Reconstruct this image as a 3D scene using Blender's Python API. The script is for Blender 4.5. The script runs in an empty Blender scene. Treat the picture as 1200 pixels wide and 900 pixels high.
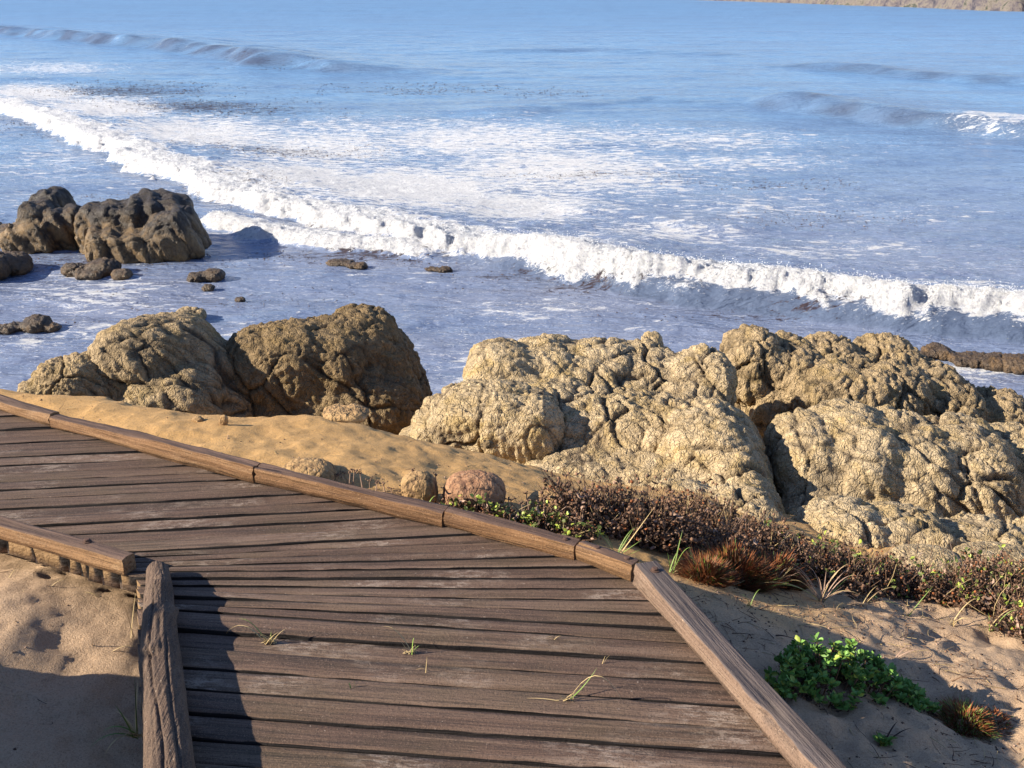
import bpy, math, random
import numpy as np
from mathutils import Vector, Matrix
R = math.radians
random.seed(7); rng = np.random.default_rng(11)
sc = bpy.context.scene

# ------------------------------------------------------------------ camera
CAMZ = 1.6; FPX = 1258.0; PITCH = math.atan(475 / FPX); SEA = -2.8
cam = bpy.data.cameras.new('camera'); camo = bpy.data.objects.new('camera', cam)
sc.collection.objects.link(camo); sc.camera = camo
cam.sensor_width = 36; cam.lens = FPX / 1200 * 36; cam.clip_start = .05; cam.clip_end = 20000
camo.location = (0, 0, CAMZ); camo.rotation_euler = (math.pi / 2 - PITCH, 0, 0)
# ------------------------------------------------------------------ world, sun, exposure
SUN_EL = R(27); SUN_VEC = Vector((-.98, -.19, 0)).normalized()      # horizontal direction towards the sun
w = bpy.data.worlds.new('World'); sc.world = w; w.use_nodes = True
nt = w.node_tree; nt.nodes.clear()
sky = nt.nodes.new('ShaderNodeTexSky'); sky.sky_type = 'NISHITA'; sky.sun_disc = False
sky.sun_elevation = SUN_EL; sky.sun_rotation = math.atan2(SUN_VEC.x, SUN_VEC.y)
sky.air_density = 1.0; sky.dust_density = 0; sky.ozone_density = 3.0
bg = nt.nodes.new('ShaderNodeBackground'); bg.inputs['Strength'].default_value = .075
wo = nt.nodes.new('ShaderNodeOutputWorld')
tint = nt.nodes.new('ShaderNodeMix'); tint.data_type = 'RGBA'; tint.blend_type = 'MULTIPLY'; tint.inputs[0].default_value = 1
tint.inputs[7].default_value = (1.0, .965, 1.09, 1)                   # the slightly violet cast of the day's sky
nt.links.new(sky.outputs[0], tint.inputs[6]); nt.links.new(tint.outputs[2], bg.inputs[0]); nt.links.new(bg.outputs[0], wo.inputs[0])
sl = bpy.data.lights.new('sun', 'SUN'); sl.energy = 4.6; sl.angle = R(.5); sl.color = (1, .9, .74)
so = bpy.data.objects.new('sun', sl); sc.collection.objects.link(so)
sdir = Vector((SUN_VEC.x * math.cos(SUN_EL), SUN_VEC.y * math.cos(SUN_EL), math.sin(SUN_EL)))
so.rotation_euler = sdir.to_track_quat('Z', 'Y').to_euler(); so.location = sdir * 30
sc.view_settings.view_transform = 'Standard'; sc.view_settings.look = 'None'
sc.view_settings.exposure = 1.26; sc.view_settings.gamma = 1.0
sc.view_settings.use_curve_mapping = False

# ------------------------------------------------------------------ helpers
SP, CP = math.sin(PITCH), math.cos(PITCH)
def ray(px, py):
    u = 450 - py
    return np.array([px - 600.0, FPX * CP + u * SP, -FPX * SP + u * CP])
def P(px, py, z=0.0):                  # where the line of sight meets height z
    d = ray(px, py); t = (z - CAMZ) / d[2]
    return np.array([d[0] * t, d[1] * t, z])
def Q(px, py, y):                      # where it is at distance y
    d = ray(px, py); t = y / d[1]
    return np.array([d[0] * t, y, CAMZ + d[2] * t])
def mpp(px, py, y):                    # metres per pixel there
    return y / ray(px, py)[1]

def _h(i, j, k, s):
    n = (i * 374761393 + j * 668265263 + k * 2147483647 + s * 1442695041) & 0xffffffff
    n = ((n ^ (n >> 13)) * 1274126177) & 0xffffffff
    n = ((n ^ (n >> 16)) * 2246822519) & 0xffffffff
    return ((n ^ (n >> 15)) & 0xffffff) / float(0xffffff)
def noise(p, s=0):                     # value noise, -1..1
    f = np.floor(p); i = f.astype(np.int64); t = p - f; t = t * t * t * (t * (t * 6 - 15) + 10)
    r = 0
    for a in (0, 1):
        wa = t[:, 0] if a else 1 - t[:, 0]
        for b in (0, 1):
            wb = t[:, 1] if b else 1 - t[:, 1]
            for c in (0, 1):
                wc = t[:, 2] if c else 1 - t[:, 2]
                r = r + wa * wb * wc * _h(i[:, 0] + a, i[:, 1] + b, i[:, 2] + c, s)
    return r * 2 - 1
def fbm(p, o=4, s=0, g=.5):
    r = 0; a = 1; q = p.copy(); n = 0
    for k in range(o):
        r = r + a * noise(q, s + k); n += a; a *= g; q = q * 2.03 + 17.3
    return r / n
def worley(p, s=0):                    # F1, F2
    f = np.floor(p); i = f.astype(np.int64); t = p - f
    f1 = np.full(len(p), 9.0); f2 = np.full(len(p), 9.0)
    for a in (-1, 0, 1):
        for b in (-1, 0, 1):
            for c in (-1, 0, 1):
                I, J, K = i[:, 0] + a, i[:, 1] + b, i[:, 2] + c
                d = np.sqrt((a + _h(I, J, K, s) - t[:, 0]) ** 2 + (b + _h(I, J, K, s + 1) - t[:, 1]) ** 2
                            + (c + _h(I, J, K, s + 2) - t[:, 2]) ** 2)
                f2 = np.where(d < f1, f1, np.minimum(f2, d)); f1 = np.minimum(f1, d)
    return f1, f2
def sstep(a, b, x):
    t = np.clip((x - a) / (b - a), 0, 1); return t * t * (3 - 2 * t)

def tag(o, label=None, cat=None, group=None, kind=None):
    if label: o['label'] = label
    if cat: o['category'] = cat
    if group: o['group'] = group
    if kind: o['kind'] = kind
    return o
def link(o, parent=None):
    sc.collection.objects.link(o)
    if parent: o.parent = parent
    return o
def empty(name, loc=(0, 0, 0)):
    o = bpy.data.objects.new(name, None); o.empty_display_size = .1; o.location = loc
    return link(o)
def mesh_obj(name, verts, faces, mat, parent=None, smooth=True, attrs=None, mats=None, fmi=None):
    me = bpy.data.meshes.new(name)
    if isinstance(faces, np.ndarray):
        verts = np.asarray(verts, dtype=np.float32)
        me.vertices.add(len(verts)); me.vertices.foreach_set('co', verts.ravel())
        n, k = faces.shape
        me.loops.add(n * k); me.loops.foreach_set('vertex_index', faces.astype(np.int32).ravel())
        me.polygons.add(n); me.polygons.foreach_set('loop_start', np.arange(0, n * k, k, dtype=np.int32))
        me.update(calc_edges=True)
    else:
        me.from_pydata([tuple(v) for v in verts], [], faces); me.update()
    me.polygons.foreach_set('use_smooth', np.full(len(me.polygons), smooth))
    for nm, arr in (attrs or {}).items():
        a = me.attributes.new(nm, 'FLOAT', 'POINT'); a.data.foreach_set('value', np.asarray(arr, dtype=np.float32))
    for m in (mats or [mat]): me.materials.append(m)
    if fmi is not None: me.polygons.foreach_set('material_index', np.asarray(fmi, dtype=np.int32))
    o = bpy.data.objects.new(name, me)
    return link(o, parent)
def grid_faces(nr, nc):
    a = np.arange(nr * nc).reshape(nr, nc)
    return np.stack([a[:-1, :-1], a[:-1, 1:], a[1:, 1:], a[1:, :-1]], -1).reshape(-1, 4)

# ------------------------------------------------------------------ node material helper
class NM:
    def __init__(s, name):
        s.m = bpy.data.materials.new(name); s.m.use_nodes = True; s.t = s.m.node_tree
        s.t.nodes.clear(); s.out = s.t.nodes.new('ShaderNodeOutputMaterial')
        s.b = s.t.nodes.new('ShaderNodeBsdfPrincipled'); s.t.links.new(s.b.outputs[0], s.out.inputs[0])
    def n(s, t, **k):
        x = s.t.nodes.new(t)
        for a, b in k.items(): setattr(x, a, b)
        return x
    def set(s, sock, v):
        if isinstance(v, bpy.types.NodeSocket): s.t.links.new(v, sock)
        elif v is not None:
            if sock.type == 'RGBA' and len(v) == 3: v = (*v, 1)
            sock.default_value = v
    def coord(s, which='Object'):
        return s.n('ShaderNodeTexCoord').outputs[which]
    def mapping(s, v, scale=(1, 1, 1), rot=(0, 0, 0), loc=None):
        x = s.n('ShaderNodeMapping'); s.set(x.inputs[0], v)
        x.inputs['Scale'].default_value = scale; x.inputs['Rotation'].default_value = rot
        if loc is not None: s.set(x.inputs['Location'], loc)
        return x.outputs[0]
    def noise(s, v, scale=5, det=4, rough=.55, dist=0, out=0):
        x = s.n('ShaderNodeTexNoise'); s.set(x.inputs['Vector'], v)
        x.inputs['Scale'].default_value = scale; x.inputs['Detail'].default_value = det
        x.inputs['Roughness'].default_value = rough; x.inputs['Distortion'].default_value = dist
        return x.outputs[out]
    def vor(s, v, scale=5, feature='F1', out=0, rand=1):
        x = s.n('ShaderNodeTexVoronoi', feature=feature); s.set(x.inputs['Vector'], v)
        x.inputs['Scale'].default_value = scale; x.inputs['Randomness'].default_value = rand
        return x.outputs[out]
    def ramp(s, f, pts, interp='LINEAR'):
        x = s.n('ShaderNodeValToRGB'); s.set(x.inputs[0], f); cr = x.color_ramp; cr.interpolation = interp
        while len(cr.elements) < len(pts): cr.elements.new(.5)
        for e, (p, c) in zip(cr.elements, pts):
            e.position = p; e.color = (c, c, c, 1) if not hasattr(c, '__len__') else (*c, 1)
        return x.outputs[0]
    def mix(s, f, a, b, mode='MIX'):
        x = s.n('ShaderNodeMix', data_type='RGBA', blend_type=mode)
        s.set(x.inputs[0], f); s.set(x.inputs[6], a); s.set(x.inputs[7], b); return x.outputs[2]
    def math(s, op, a, b=None, c=None, clamp=False):
        x = s.n('ShaderNodeMath', operation=op, use_clamp=clamp); s.set(x.inputs[0], a)
        if b is not None: s.set(x.inputs[1], b)
        if c is not None: s.set(x.inputs[2], c)
        return x.outputs[0]
    def mr(s, v, a, b, c=0, d=1):
        x = s.n('ShaderNodeMapRange', interpolation_type='SMOOTHSTEP'); s.set(x.inputs[0], v)
        for i, q in enumerate((a, b, c, d)): s.set(x.inputs[1 + i], q)
        return x.outputs[0]
    def attr(s, n):
        return s.n('ShaderNodeAttribute', attribute_name=n).outputs['Fac']
    def rnd(s): return s.n('ShaderNodeObjectInfo').outputs['Random']
    def bump(s, h, strength=.5, dist=.01, prev=None):
        x = s.n('ShaderNodeBump'); x.inputs['Strength'].default_value = strength
        x.inputs['Distance'].default_value = dist; s.set(x.inputs['Height'], h)
        if prev is not None: s.set(x.inputs['Normal'], prev)
        return x.outputs[0]
    def fin(s, col=None, rough=None, nor=None, spec=None):
        if col is not None: s.set(s.b.inputs['Base Color'], col)
        if rough is not None: s.set(s.b.inputs['Roughness'], rough)
        if nor is not None: s.set(s.b.inputs['Normal'], nor)
        if spec is not None: s.set(s.b.inputs['Specular IOR Level'], spec)
        return s.m

def mat_rock(name, hi, mid, lo, stain, dark=(.05, .035, .03), wet=0.0, spec=.25, fleck=.5, top=None, crk=.6):
    k = NM(name); c = k.coord(); geo = k.n('ShaderNodeNewGeometry')
    a = k.noise(c, 2.2, 6, .6, .4); b = k.noise(c, 16, 6, .65, .3); g = k.noise(c, 120, 3, .7)
    col = k.ramp(a, [(.3, lo), (.5, mid), (.72, hi)])
    col = k.mix(k.ramp(b, [(.35, 0), (.62, .75)]), col, hi)
    col = k.mix(k.ramp(k.noise(c, 5, 5, .6, .6), [(.5, 0), (.68, .7)]), col, stain)
    pt = k.ramp(k.attr('cav'), [(0, .9), (.32, .25), (.5, 0)])       # darker colour along the cracks and hollows
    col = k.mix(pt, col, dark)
    col = k.mix(k.ramp(g, [(.35, .45), (.5, 0)]), col, lo)
    col = k.mix(k.ramp(k.noise(c, 60, 3, .6), [(.64, 0), (.76, fleck)]), col, (.55, .5, .43))
    if top:                                            # mussels and black weed cover the upper part
        sx = k.n('ShaderNodeSeparateXYZ'); k.set(sx.inputs[0], c)
        zf = k.math('ADD', sx.outputs[2], k.math('MULTIPLY', k.math('SUBTRACT', k.noise(c, 3, 4, .6), .5), 1.2))
        col = k.mix(k.math('MULTIPLY', k.mr(zf, top[0], top[1]), .93), col, (.024, .017, .013))
    wv_ = k.n('ShaderNodeVectorMath', operation='ADD'); k.set(wv_.inputs[0], c); sc_ = k.n('ShaderNodeVectorMath', operation='SCALE'); k.set(sc_.inputs[0], k.noise(c, 9, 3, .6, 0, 1)); sc_.inputs['Scale'].default_value = .09; k.set(wv_.inputs[1], sc_.outputs[0])
    ck = k.mr(k.vor(k.mapping(wv_.outputs[0], (1.5, 1.5, .75), (.2, .55, .2)), 13, 'DISTANCE_TO_EDGE'), 0, .10); ck2 = k.mr(k.vor(k.mapping(wv_.outputs[0], (1.3, 1.3, .8), (.5, .3, .2)), 34, 'DISTANCE_TO_EDGE'), 0, .14)
    h1 = k.math('ADD', k.math('ADD', k.math('MULTIPLY', ck, .8 * crk), k.math('MULTIPLY', ck2, .45 * crk)), k.math('MULTIPLY', b, 1.2))
    n1 = k.bump(h1, .9, .022); n2 = k.bump(g, .75, .006, n1)
    return k.fin(col, .85 - wet, n2, spec)
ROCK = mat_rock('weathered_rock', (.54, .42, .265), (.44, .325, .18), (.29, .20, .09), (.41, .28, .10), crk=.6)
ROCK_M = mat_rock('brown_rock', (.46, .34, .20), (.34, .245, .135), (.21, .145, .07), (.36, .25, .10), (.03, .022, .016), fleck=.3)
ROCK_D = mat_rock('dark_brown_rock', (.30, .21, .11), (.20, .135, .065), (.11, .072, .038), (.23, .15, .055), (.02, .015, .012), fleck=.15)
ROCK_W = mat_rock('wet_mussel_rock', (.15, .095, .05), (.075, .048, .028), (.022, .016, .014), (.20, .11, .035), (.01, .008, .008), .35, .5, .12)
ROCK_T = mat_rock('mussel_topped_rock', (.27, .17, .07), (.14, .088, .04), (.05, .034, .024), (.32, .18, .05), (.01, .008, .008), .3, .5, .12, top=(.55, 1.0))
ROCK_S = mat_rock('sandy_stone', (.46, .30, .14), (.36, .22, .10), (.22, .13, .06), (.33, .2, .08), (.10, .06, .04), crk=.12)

def mat_sand():
    k = NM('sand'); c = k.coord(); gold = k.attr('gold')
    a = k.noise(c, 3, 5, .6); b = k.noise(c, 40, 4, .7); g = k.noise(c, 330, 2, .8)
    gc = k.mix(a, (.46, .26, .09), (.60, .36, .14)); pc = k.mix(a, (.37, .245, .15), (.49, .34, .215))
    col = k.mix(gold, pc, gc)
    col = k.mix(k.ramp(k.noise(c, 180, 3, .7), [(.36, .6), (.5, 0)]), col, (.2, .12, .06))
    col = k.mix(k.ramp(g, [(.55, 0), (.7, .5)]), col, (.62, .5, .36))
    col = k.mix(k.ramp(k.noise(c, 26, 5, .8), [(.60, 0), (.7, .55)]), col, (.16, .1, .06))
    wet = k.attr('wet'); col = k.mix(wet, col, (.20, .17, .17))
    n1 = k.bump(b, .45, .012); n2 = k.bump(k.math('ADD', g, k.noise(c, 130, 3, .75)), .8, .005, n1)
    rg = k.math('SUBTRACT', .95, k.math('MULTIPLY', wet, .7))
    return k.fin(col, rg, n2, .3)
SAND = mat_sand()

def mat_wood(name, dark, mid, light, wear=(.30, .235, .19), wamt=.6, moss=.0, scl=1.0, top=None, ends=None):
    k = NM(name); c = k.coord(); r = k.rnd()
    off = k.n('ShaderNodeCombineXYZ'); 
    for i, q in enumerate((37.0, 11.0, 5.0)): k.set(off.inputs[i], k.math('MULTIPLY', r, q))
    v = k.mapping(c, (1.2 * scl, 22 * scl, 22 * scl), loc=off.outputs[0])
    v2 = k.mapping(c, (3 * scl, 90 * scl, 90 * scl), loc=off.outputs[0]); v3 = k.mapping(c, (1, 1, 1), loc=off.outputs[0])
    g = k.noise(v, 1, 5, .6, .8); f = k.noise(v2, 1, 3, .6, .3); big = k.noise(v3, 2.2, 4, .6)
    fine = k.noise(v3, 260, 2, .8)
    col = k.ramp(g, [(.28, dark), (.5, mid), (.75, light)])
    col = k.mix(k.math('MULTIPLY', r, .5), col, k.mix(.6, dark, mid)); col = k.mix(k.mr(k.math('FRACT', k.math('MULTIPLY', r, 7.3)), .55, 1, 0, .35), col, light)
    col = k.mix(k.ramp(f, [(.33, .7), (.5, 0)]), col, dark)
    ws = k.math('MULTIPLY', k.ramp(big, [(.52, 0), (.64, 1)]), k.ramp(k.noise(k.mapping(c, (22, 60, 60), loc=off.outputs[0]), 1, 5, .8), [(.47, 0), (.58, 1)]))
    col = k.mix(k.math('MULTIPLY', ws, wamt), col, wear)
    col = k.mix(k.ramp(fine, [(.56, 0), (.66, .7)]), col, light); col = k.mix(k.ramp(k.noise(v3, 190, 2, .8), [(.34, .7), (.46, 0)]), col, dark)
    col = k.mix(k.ramp(k.noise(v3, 75, 3, .7), [(.67, 0), (.73, .7)]), col, wear)
    col = k.mix(k.math('MULTIPLY', k.ramp(k.noise(v3, 3.1, 3, .6), [(.45, 0), (.7, 1)]), moss), col, (.085, .07, .025))
    if top or ends:
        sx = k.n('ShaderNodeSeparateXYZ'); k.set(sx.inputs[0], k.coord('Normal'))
        if top:                                        # upper faces mixed towards the top colour, sides keep the wood colour
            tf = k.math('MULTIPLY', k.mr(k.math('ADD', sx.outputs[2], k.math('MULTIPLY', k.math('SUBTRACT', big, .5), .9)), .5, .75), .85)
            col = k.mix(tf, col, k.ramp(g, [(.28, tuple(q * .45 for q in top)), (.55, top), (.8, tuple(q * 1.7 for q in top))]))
        if ends: col = k.mix(k.mr(k.math('ABSOLUTE', sx.outputs[1]), .8, .95), col, (.014, .010, .009))   # plank edges painted near-black to stand for shade in the gaps
        if ends: col = k.mix(k.mr(k.math('ABSOLUTE', sx.outputs[0]), .35, .5), col, k.mix(big, tuple(q * .5 for q in ends), ends))
    h = k.math('ADD', k.math('MULTIPLY', g, .6), k.math('MULTIPLY', f, .5))
    n1 = k.bump(h, 1.0, .014 / scl); n2 = k.bump(k.math('ADD', fine, k.math('MULTIPLY', k.noise(v3, 90, 3, .7), 1.0)), .6, .003, n1)
    return k.fin(col, .78, n2, .3)
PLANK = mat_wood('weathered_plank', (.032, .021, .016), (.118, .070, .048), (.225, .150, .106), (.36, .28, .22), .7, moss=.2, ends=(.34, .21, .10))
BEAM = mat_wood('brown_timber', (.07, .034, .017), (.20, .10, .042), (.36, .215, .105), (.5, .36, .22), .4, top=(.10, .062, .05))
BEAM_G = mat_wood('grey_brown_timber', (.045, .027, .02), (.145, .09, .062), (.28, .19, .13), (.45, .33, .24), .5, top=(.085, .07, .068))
LOGM = mat_wood('old_log_wood', (.035, .023, .018), (.12, .075, .05), (.22, .15, .10), (.36, .28, .2), .4, scl=.8)
def mat_plain(name, col, rough=.6, var=.35, bump=0, spec=.3, trans=0):
    k = NM(name); c = k.coord()
    d = tuple(x * (1 - var) for x in col); l = tuple(min(1, x * (1 + var)) for x in col)
    g = k.n('ShaderNodeNewGeometry').outputs['Random Per Island']
    cc = k.mix(k.math('ADD', k.math('MULTIPLY', k.noise(c, 14, 4, .6), .5), k.math('MULTIPLY', g, .5)), d, l)
    n = k.bump(k.noise(c, 200, 3, .7), .5, .003) if bump else None
    k.fin(cc, rough, n, spec)
    if trans: k.b.inputs['Transmission Weight'].default_value = 0
    return k.m
RUST = mat_plain('rusty_iron', (.09, .05, .035), .7, .3, 1)

# ------------------------------------------------------------------ terrain height from surveyed spots
CT = []
def ct(px, py, z): p = P(px, py, z); CT.append((p[0], p[1], z))
def cw(x, y, z): CT.append((x, y, z))
for x, y in ((0, 1.2), (.5, 1.6), (-.4, 2.2), (0, 2.4), (-1, 3.0), (-2, 3.4), (0, 0), (-3, 3.9), (-1.6, 3.3), (-.3, 2.75)): cw(x, y, -.25)
for px, py, z in [(-150, 700, -.10), (20, 668, -.10), (80, 700, -.105), (40, 800, -.12), (120, 760, -.13), (100, 880, -.12), (150, 715, -.12), (0, 900, -.1),
                  (60, 480, -.10), (-100, 440, -.1), (150, 505, -.06), (250, 535, -.04), (400, 570, -.06), (480, 590, -.1), (560, 605, -.12), (650, 630, -.15), (740, 655, -.17),
                  (100, 462, -.12), (200, 484, -.13), (290, 488, -.16), (370, 486, -.18), (440, 505, -.25), (480, 518, -.34), (560, 530, -.33), (620, 550, -.36), (680, 575, -.38), (740, 585, -.45),
                  (300, 515, -.1), (500, 550, -.2), (600, 580, -.2),
                  (800, 620, -.5), (800, 660, -.28), (870, 640, -.6), (900, 690, -.38), (950, 660, -.62), (1050, 670, -.72), (1150, 670, -.75), (1250, 690, -.75),
                  (850, 720, -.2), (900, 760, -.2), (960, 740, -.32), (1050, 750, -.42), (1150, 760, -.48), (1250, 800, -.42), (950, 820, -.2), (1050, 850, -.26), (1150, 880, -.32), (1000, 890, -.18), (1050, 790, -.34), (1200, 840, -.4)]:
    ct(px, py, z)
for x, y, z in [(-2.4, 5.3, -.9), (-1.7, 5.5, -1.3), (-.9, 5.5, -1.35), (-.3, 5.4, -1.3), (.2, 5.6, -1.4), (1, 5.6, -1.4), (1.6, 5.2, -1.15), (2.3, 4.9, -1.1), (3.2, 4.9, -1.15), (4.5, 5, -1.2), (.9, 4.7, -.75),
                (-3, 6.5, -1.6), (-1, 7, -1.9), (1, 7, -1.9), (3, 7, -1.9), (6, 7, -2), (-6, 6, -1.2),
                (-6, 9, -2.35), (-3, 9, -2.5), (0, 9, -2.6), (3, 9, -2.7), (6, 9, -2.7), (-8, 12, -2.9), (-4, 12, -3.0), (0, 12, -3.2), (4, 12, -3.3), (8, 12, -3.3),
                (-5.6, 10.6, -2.76), (-4.8, 10.2, -2.72), (-8, 14, -3.2), (0, 16, -3.7), (8, 16, -3.8), (-8, 16, -3.6),
                (-4, 4.2, -.2), (-6, 3, -.1), (-4, 0, .1), (4, 0, -.1), (6, 3, -.7), (8, 0, -.2), (-8, 0, .1), (0, -2, -.1), (-8, -2, .2), (8, -2, 0), (3, 1.5, -.3)]:
    cw(x, y, z)
CT = np.array(CT)
def tps(r): return np.where(r > 1e-9, r * r * np.log(np.maximum(r, 1e-9)), 0)
def fit_tps(xy, z, lam=.02):
    n = len(xy); r = np.linalg.norm(xy[:, None] - xy[None], axis=2); A = np.zeros((n + 3, n + 3))
    A[:n, :n] = tps(r) + lam * np.eye(n); A[:n, n] = 1; A[:n, n + 1:] = xy; A[n, :n] = 1; A[n + 1:, :n] = xy.T
    return np.linalg.solve(A, np.r_[z, 0, 0, 0])
TW = fit_tps(CT[:, :2], CT[:, 2])
def terrain(x, y):
    x = np.atleast_1d(np.asarray(x, float)); y = np.atleast_1d(np.asarray(y, float)); out = np.empty(len(x))
    for a in range(0, len(x), 20000):
        q = np.stack([x[a:a + 20000], y[a:a + 20000]], 1); r = np.linalg.norm(q[:, None] - CT[None, :, :2], axis=2)
        out[a:a + 20000] = tps(r) @ TW[:-3] + TW[-3] + q @ TW[-2:]
    # unseen sand bank added out of frame at left, shaped to shade the near sand
    out += .66 * np.exp(-(np.maximum(0, x + 1.95) / .24) ** 2 - (np.minimum(0, x + 1.95) / .9) ** 2) * sstep(2.28, 2.20, y - .19 * (x + 1.9) + .03 * np.sin(x * 21)) * sstep(-1, 0, y)
    # sand slope and added bank left; nothing of the ground pokes through the boards
    p3 = np.stack([x, y, 0 * x], 1)
    far_ = sstep(-.1, .3, y - (2.66 - .535 * (x - .37))) * sstep(1.4, .8, x)
    lump = (fbm(p3 * 2.6, 4, 5) * .035) * (1 - .55 * far_) + fbm(p3 * 11, 3, 9) * .012
    f1, f2 = worley(p3 * np.array([5.5, 5.5, 1]) + np.stack([noise(p3 * 3, 3), noise(p3 * 3, 4), 0 * x], 1) * .4, 21)
    f3, f4 = worley(p3 * np.array([11, 11, 1]) + noise(p3 * 6, 5)[:, None] * .4, 25)
    dim = -.030 * np.exp(-(f1 / .33) ** 2) * sstep(-.3, .25, noise(p3 * 1.7, 31)) - .014 * np.exp(-(f3 / .36) ** 2) * sstep(-.2, .3, noise(p3 * 2.3, 35))
    dim += (.030 * np.abs(fbm(p3 * 7, 4, 37, .6)) + .018 * fbm(p3 * 15, 3, 39)) * sstep(.6, 1.1, x) * sstep(4.4, 3.8, y)
    dim = dim * (1 - .7 * far_) + fbm(p3 * 30, 3, 47, .7) * .005
    return out + lump + dim
def under_boards(x, y):
    # inside the boardwalk outline (slightly grown)
    return None
def axis(segs):
    a = [segs[0][0]]
    for s, e, st in segs:
        n = max(1, int(round((e - s) / st))); a += list(np.linspace(s, e, n + 1)[1:])
    return np.array(a)
gx = axis([(-60, -10, 5), (-10, -3.2, .12), (-3.2, -1.8, .03), (-1.8, 2.6, .0125), (2.6, 4, .04), (4, 10, .15), (10, 60, 5)])
gy = axis([(-60, -2, 4), (-2, 1.2, .08), (1.2, 4.9, .0125), (4.9, 7, .04), (7, 16, .15), (16, 30, 2)])
X, Y = np.meshgrid(gx, gy); x = X.ravel(); y = Y.ravel()
Z = terrain(np.clip(x, -10, 10), np.clip(y, -2, 16)); Z -= sstep(16, 30, y) * 3; Z0 = Z.copy()
# boardwalk plan
CURB = [P(-260, 400), P(0, 484), P(117, 518), P(250, 555), P(400, 593), P(533, 622), P(620, 643), P(700, 665), P(740, 682)]
CURB[0] = CURB[1] + (CURB[0] - CURB[1]) * 3
BEAMR = [P(740, 682), P(805, 762), P(924, 900)]
d_ = BEAMR[2] - BEAMR[1]; BEAMR.append(BEAMR[2] + d_ / np.linalg.norm(d_) * 1.6)
LC = [P(-260, 556), P(0, 632), P(146, 676)]
LC[0] = LC[1] + (LC[0] - LC[1]) * 3
LOGP = [P(172, 662), P(176, 760), P(186, 900)]
d_ = LOGP[2] - LOGP[1]; LOGP.append(LOGP[2] + d_ / np.linalg.norm(d_) * 1.5)
poly = np.array([p[:2] for p in CURB + BEAMR[1:] + LOGP[::-1] + LC[::-1]])
def inside(px, py, pl):
    r = np.zeros(len(px), bool); j = len(pl) - 1
    for i in range(len(pl)):
        xi, yi = pl[i]; xj, yj = pl[j]
        r ^= ((yi > py) != (yj > py)) & (px < (xj - xi) * (py - yi) / (yj - yi + 1e-12) + xi); j = i
    return r
ins = inside(x, y, poly); Z = np.where(ins, np.minimum(Z, -.075), Z)
gold = sstep(-.12, .12, (y - (2.66 - .535 * (x - .37))) - .0) * sstep(.95, .35, x + .4 * fbm(np.stack([x, y, 0 * x], 1) * 2, 3, 4) - (y - 2.8) * .8)
wet = sstep(-2.35, -2.65, Z)
ground = mesh_obj('sand_ground', np.stack([x, y, Z], 1), grid_faces(len(gy), len(gx)), SAND, attrs={'gold': gold, 'wet': wet})
tag(ground, kind='structure')
ZG = Z0.reshape(len(gy), len(gx))
def gz(x, y):                          # ground height between grid points
    i = int(np.clip(np.searchsorted(gx, x) - 1, 0, len(gx) - 2)); j = int(np.clip(np.searchsorted(gy, y) - 1, 0, len(gy) - 2))
    u = (x - gx[i]) / (gx[i + 1] - gx[i]); v = (y - gy[j]) / (gy[j + 1] - gy[j])
    return float((ZG[j, i] * (1 - u) + ZG[j, i + 1] * u) * (1 - v) + (ZG[j + 1, i] * (1 - u) + ZG[j + 1, i + 1] * u) * v)
def G(px, py):                         # where the line of sight meets the ground
    d = ray(px, py); t = .8 / d[1]; lo = None
    ts = np.linspace(1.2, 9, 400) / d[1]
    pts = ts[:, None] * d[None] + np.array([0, 0, CAMZ]); h = terrain(pts[:, 0], pts[:, 1])
    k = np.argmax(pts[:, 2] < h); return np.array([pts[k, 0], pts[k, 1], h[k]])

# ------------------------------------------------------------------ water
def W(px, py): return P(px, py, SEA)[:2]
def pix(x, y, z=SEA):                  # bearing and dip of a spot on the water, as seen from the boardwalk
    f = y * CP - (z - CAMZ) * SP; u = y * SP + (z - CAMZ) * CP
    return 600 + FPX * x / f, 450 - FPX * u / f
def curve_field(x, y, pts, step=None):
    P2 = np.array([W(*p) for p in pts]); best = np.full(len(x), 1e9); sg = np.zeros(len(x)); tt = np.zeros(len(x)); L = 0
    segl = np.linalg.norm(np.diff(P2, axis=0), axis=1); tot = segl.sum()
    for i in range(len(P2) - 1):
        a, b = P2[i], P2[i + 1]; d = b - a; l2 = d @ d
        t = np.clip(((x - a[0]) * d[0] + (y - a[1]) * d[1]) / l2, 0, 1)
        dx = x - (a[0] + t * d[0]); dy = y - (a[1] + t * d[1]); dist = np.hypot(dx, dy)
        side = np.sign(d[0] * (y - a[1]) - d[1] * (x - a[0]))
        m = dist < best; best = np.where(m, dist, best); sg = np.where(m, side, sg); tt = np.where(m, (L + t * segl[i]) / tot, tt); L += segl[i]
    return best * sg, tt               # positive on the seaward side, position along
def wave_h(s, h, front, back):         # rises over front metres, then dies away over back metres
    return h * np.where(s < 0, 0, np.where(s < front, sstep(0, front, s), np.exp(-((s - front) / back) ** 2)))
th = np.linspace(R(-47), R(47), 860)
dd = [8.0]
while dd[-1] < 9000:
    c = dd[-1]; dd.append(c + (.045 if c < 13 else .04 if c < 30 else .0026 * c if c < 120 else .02 * c if c < 600 else .25 * c))
dd = np.array(dd); T, D = np.meshgrid(th, dd); x = (D * np.tan(T)).ravel(); y = D.ravel()
MAIN = [(-500, 60), (-150, 102), (0, 132), (60, 152), (130, 182), (230, 222), (330, 258), (450, 282), (560, 303), (650, 322), (750, 342), (850, 352), (950, 364), (1050, 380), (1200, 388), (1500, 400)]
p3 = np.stack([x, y, 0 * x], 1)
face = np.zeros(len(x))
wob = fbm(p3 * .9, 4, 50) * .55 + fbm(p3 * 4.5, 4, 56, .7) * .20
s, t = curve_field(x, y, MAIN); s = s + wob
far = sstep(70, 25, y)
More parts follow.
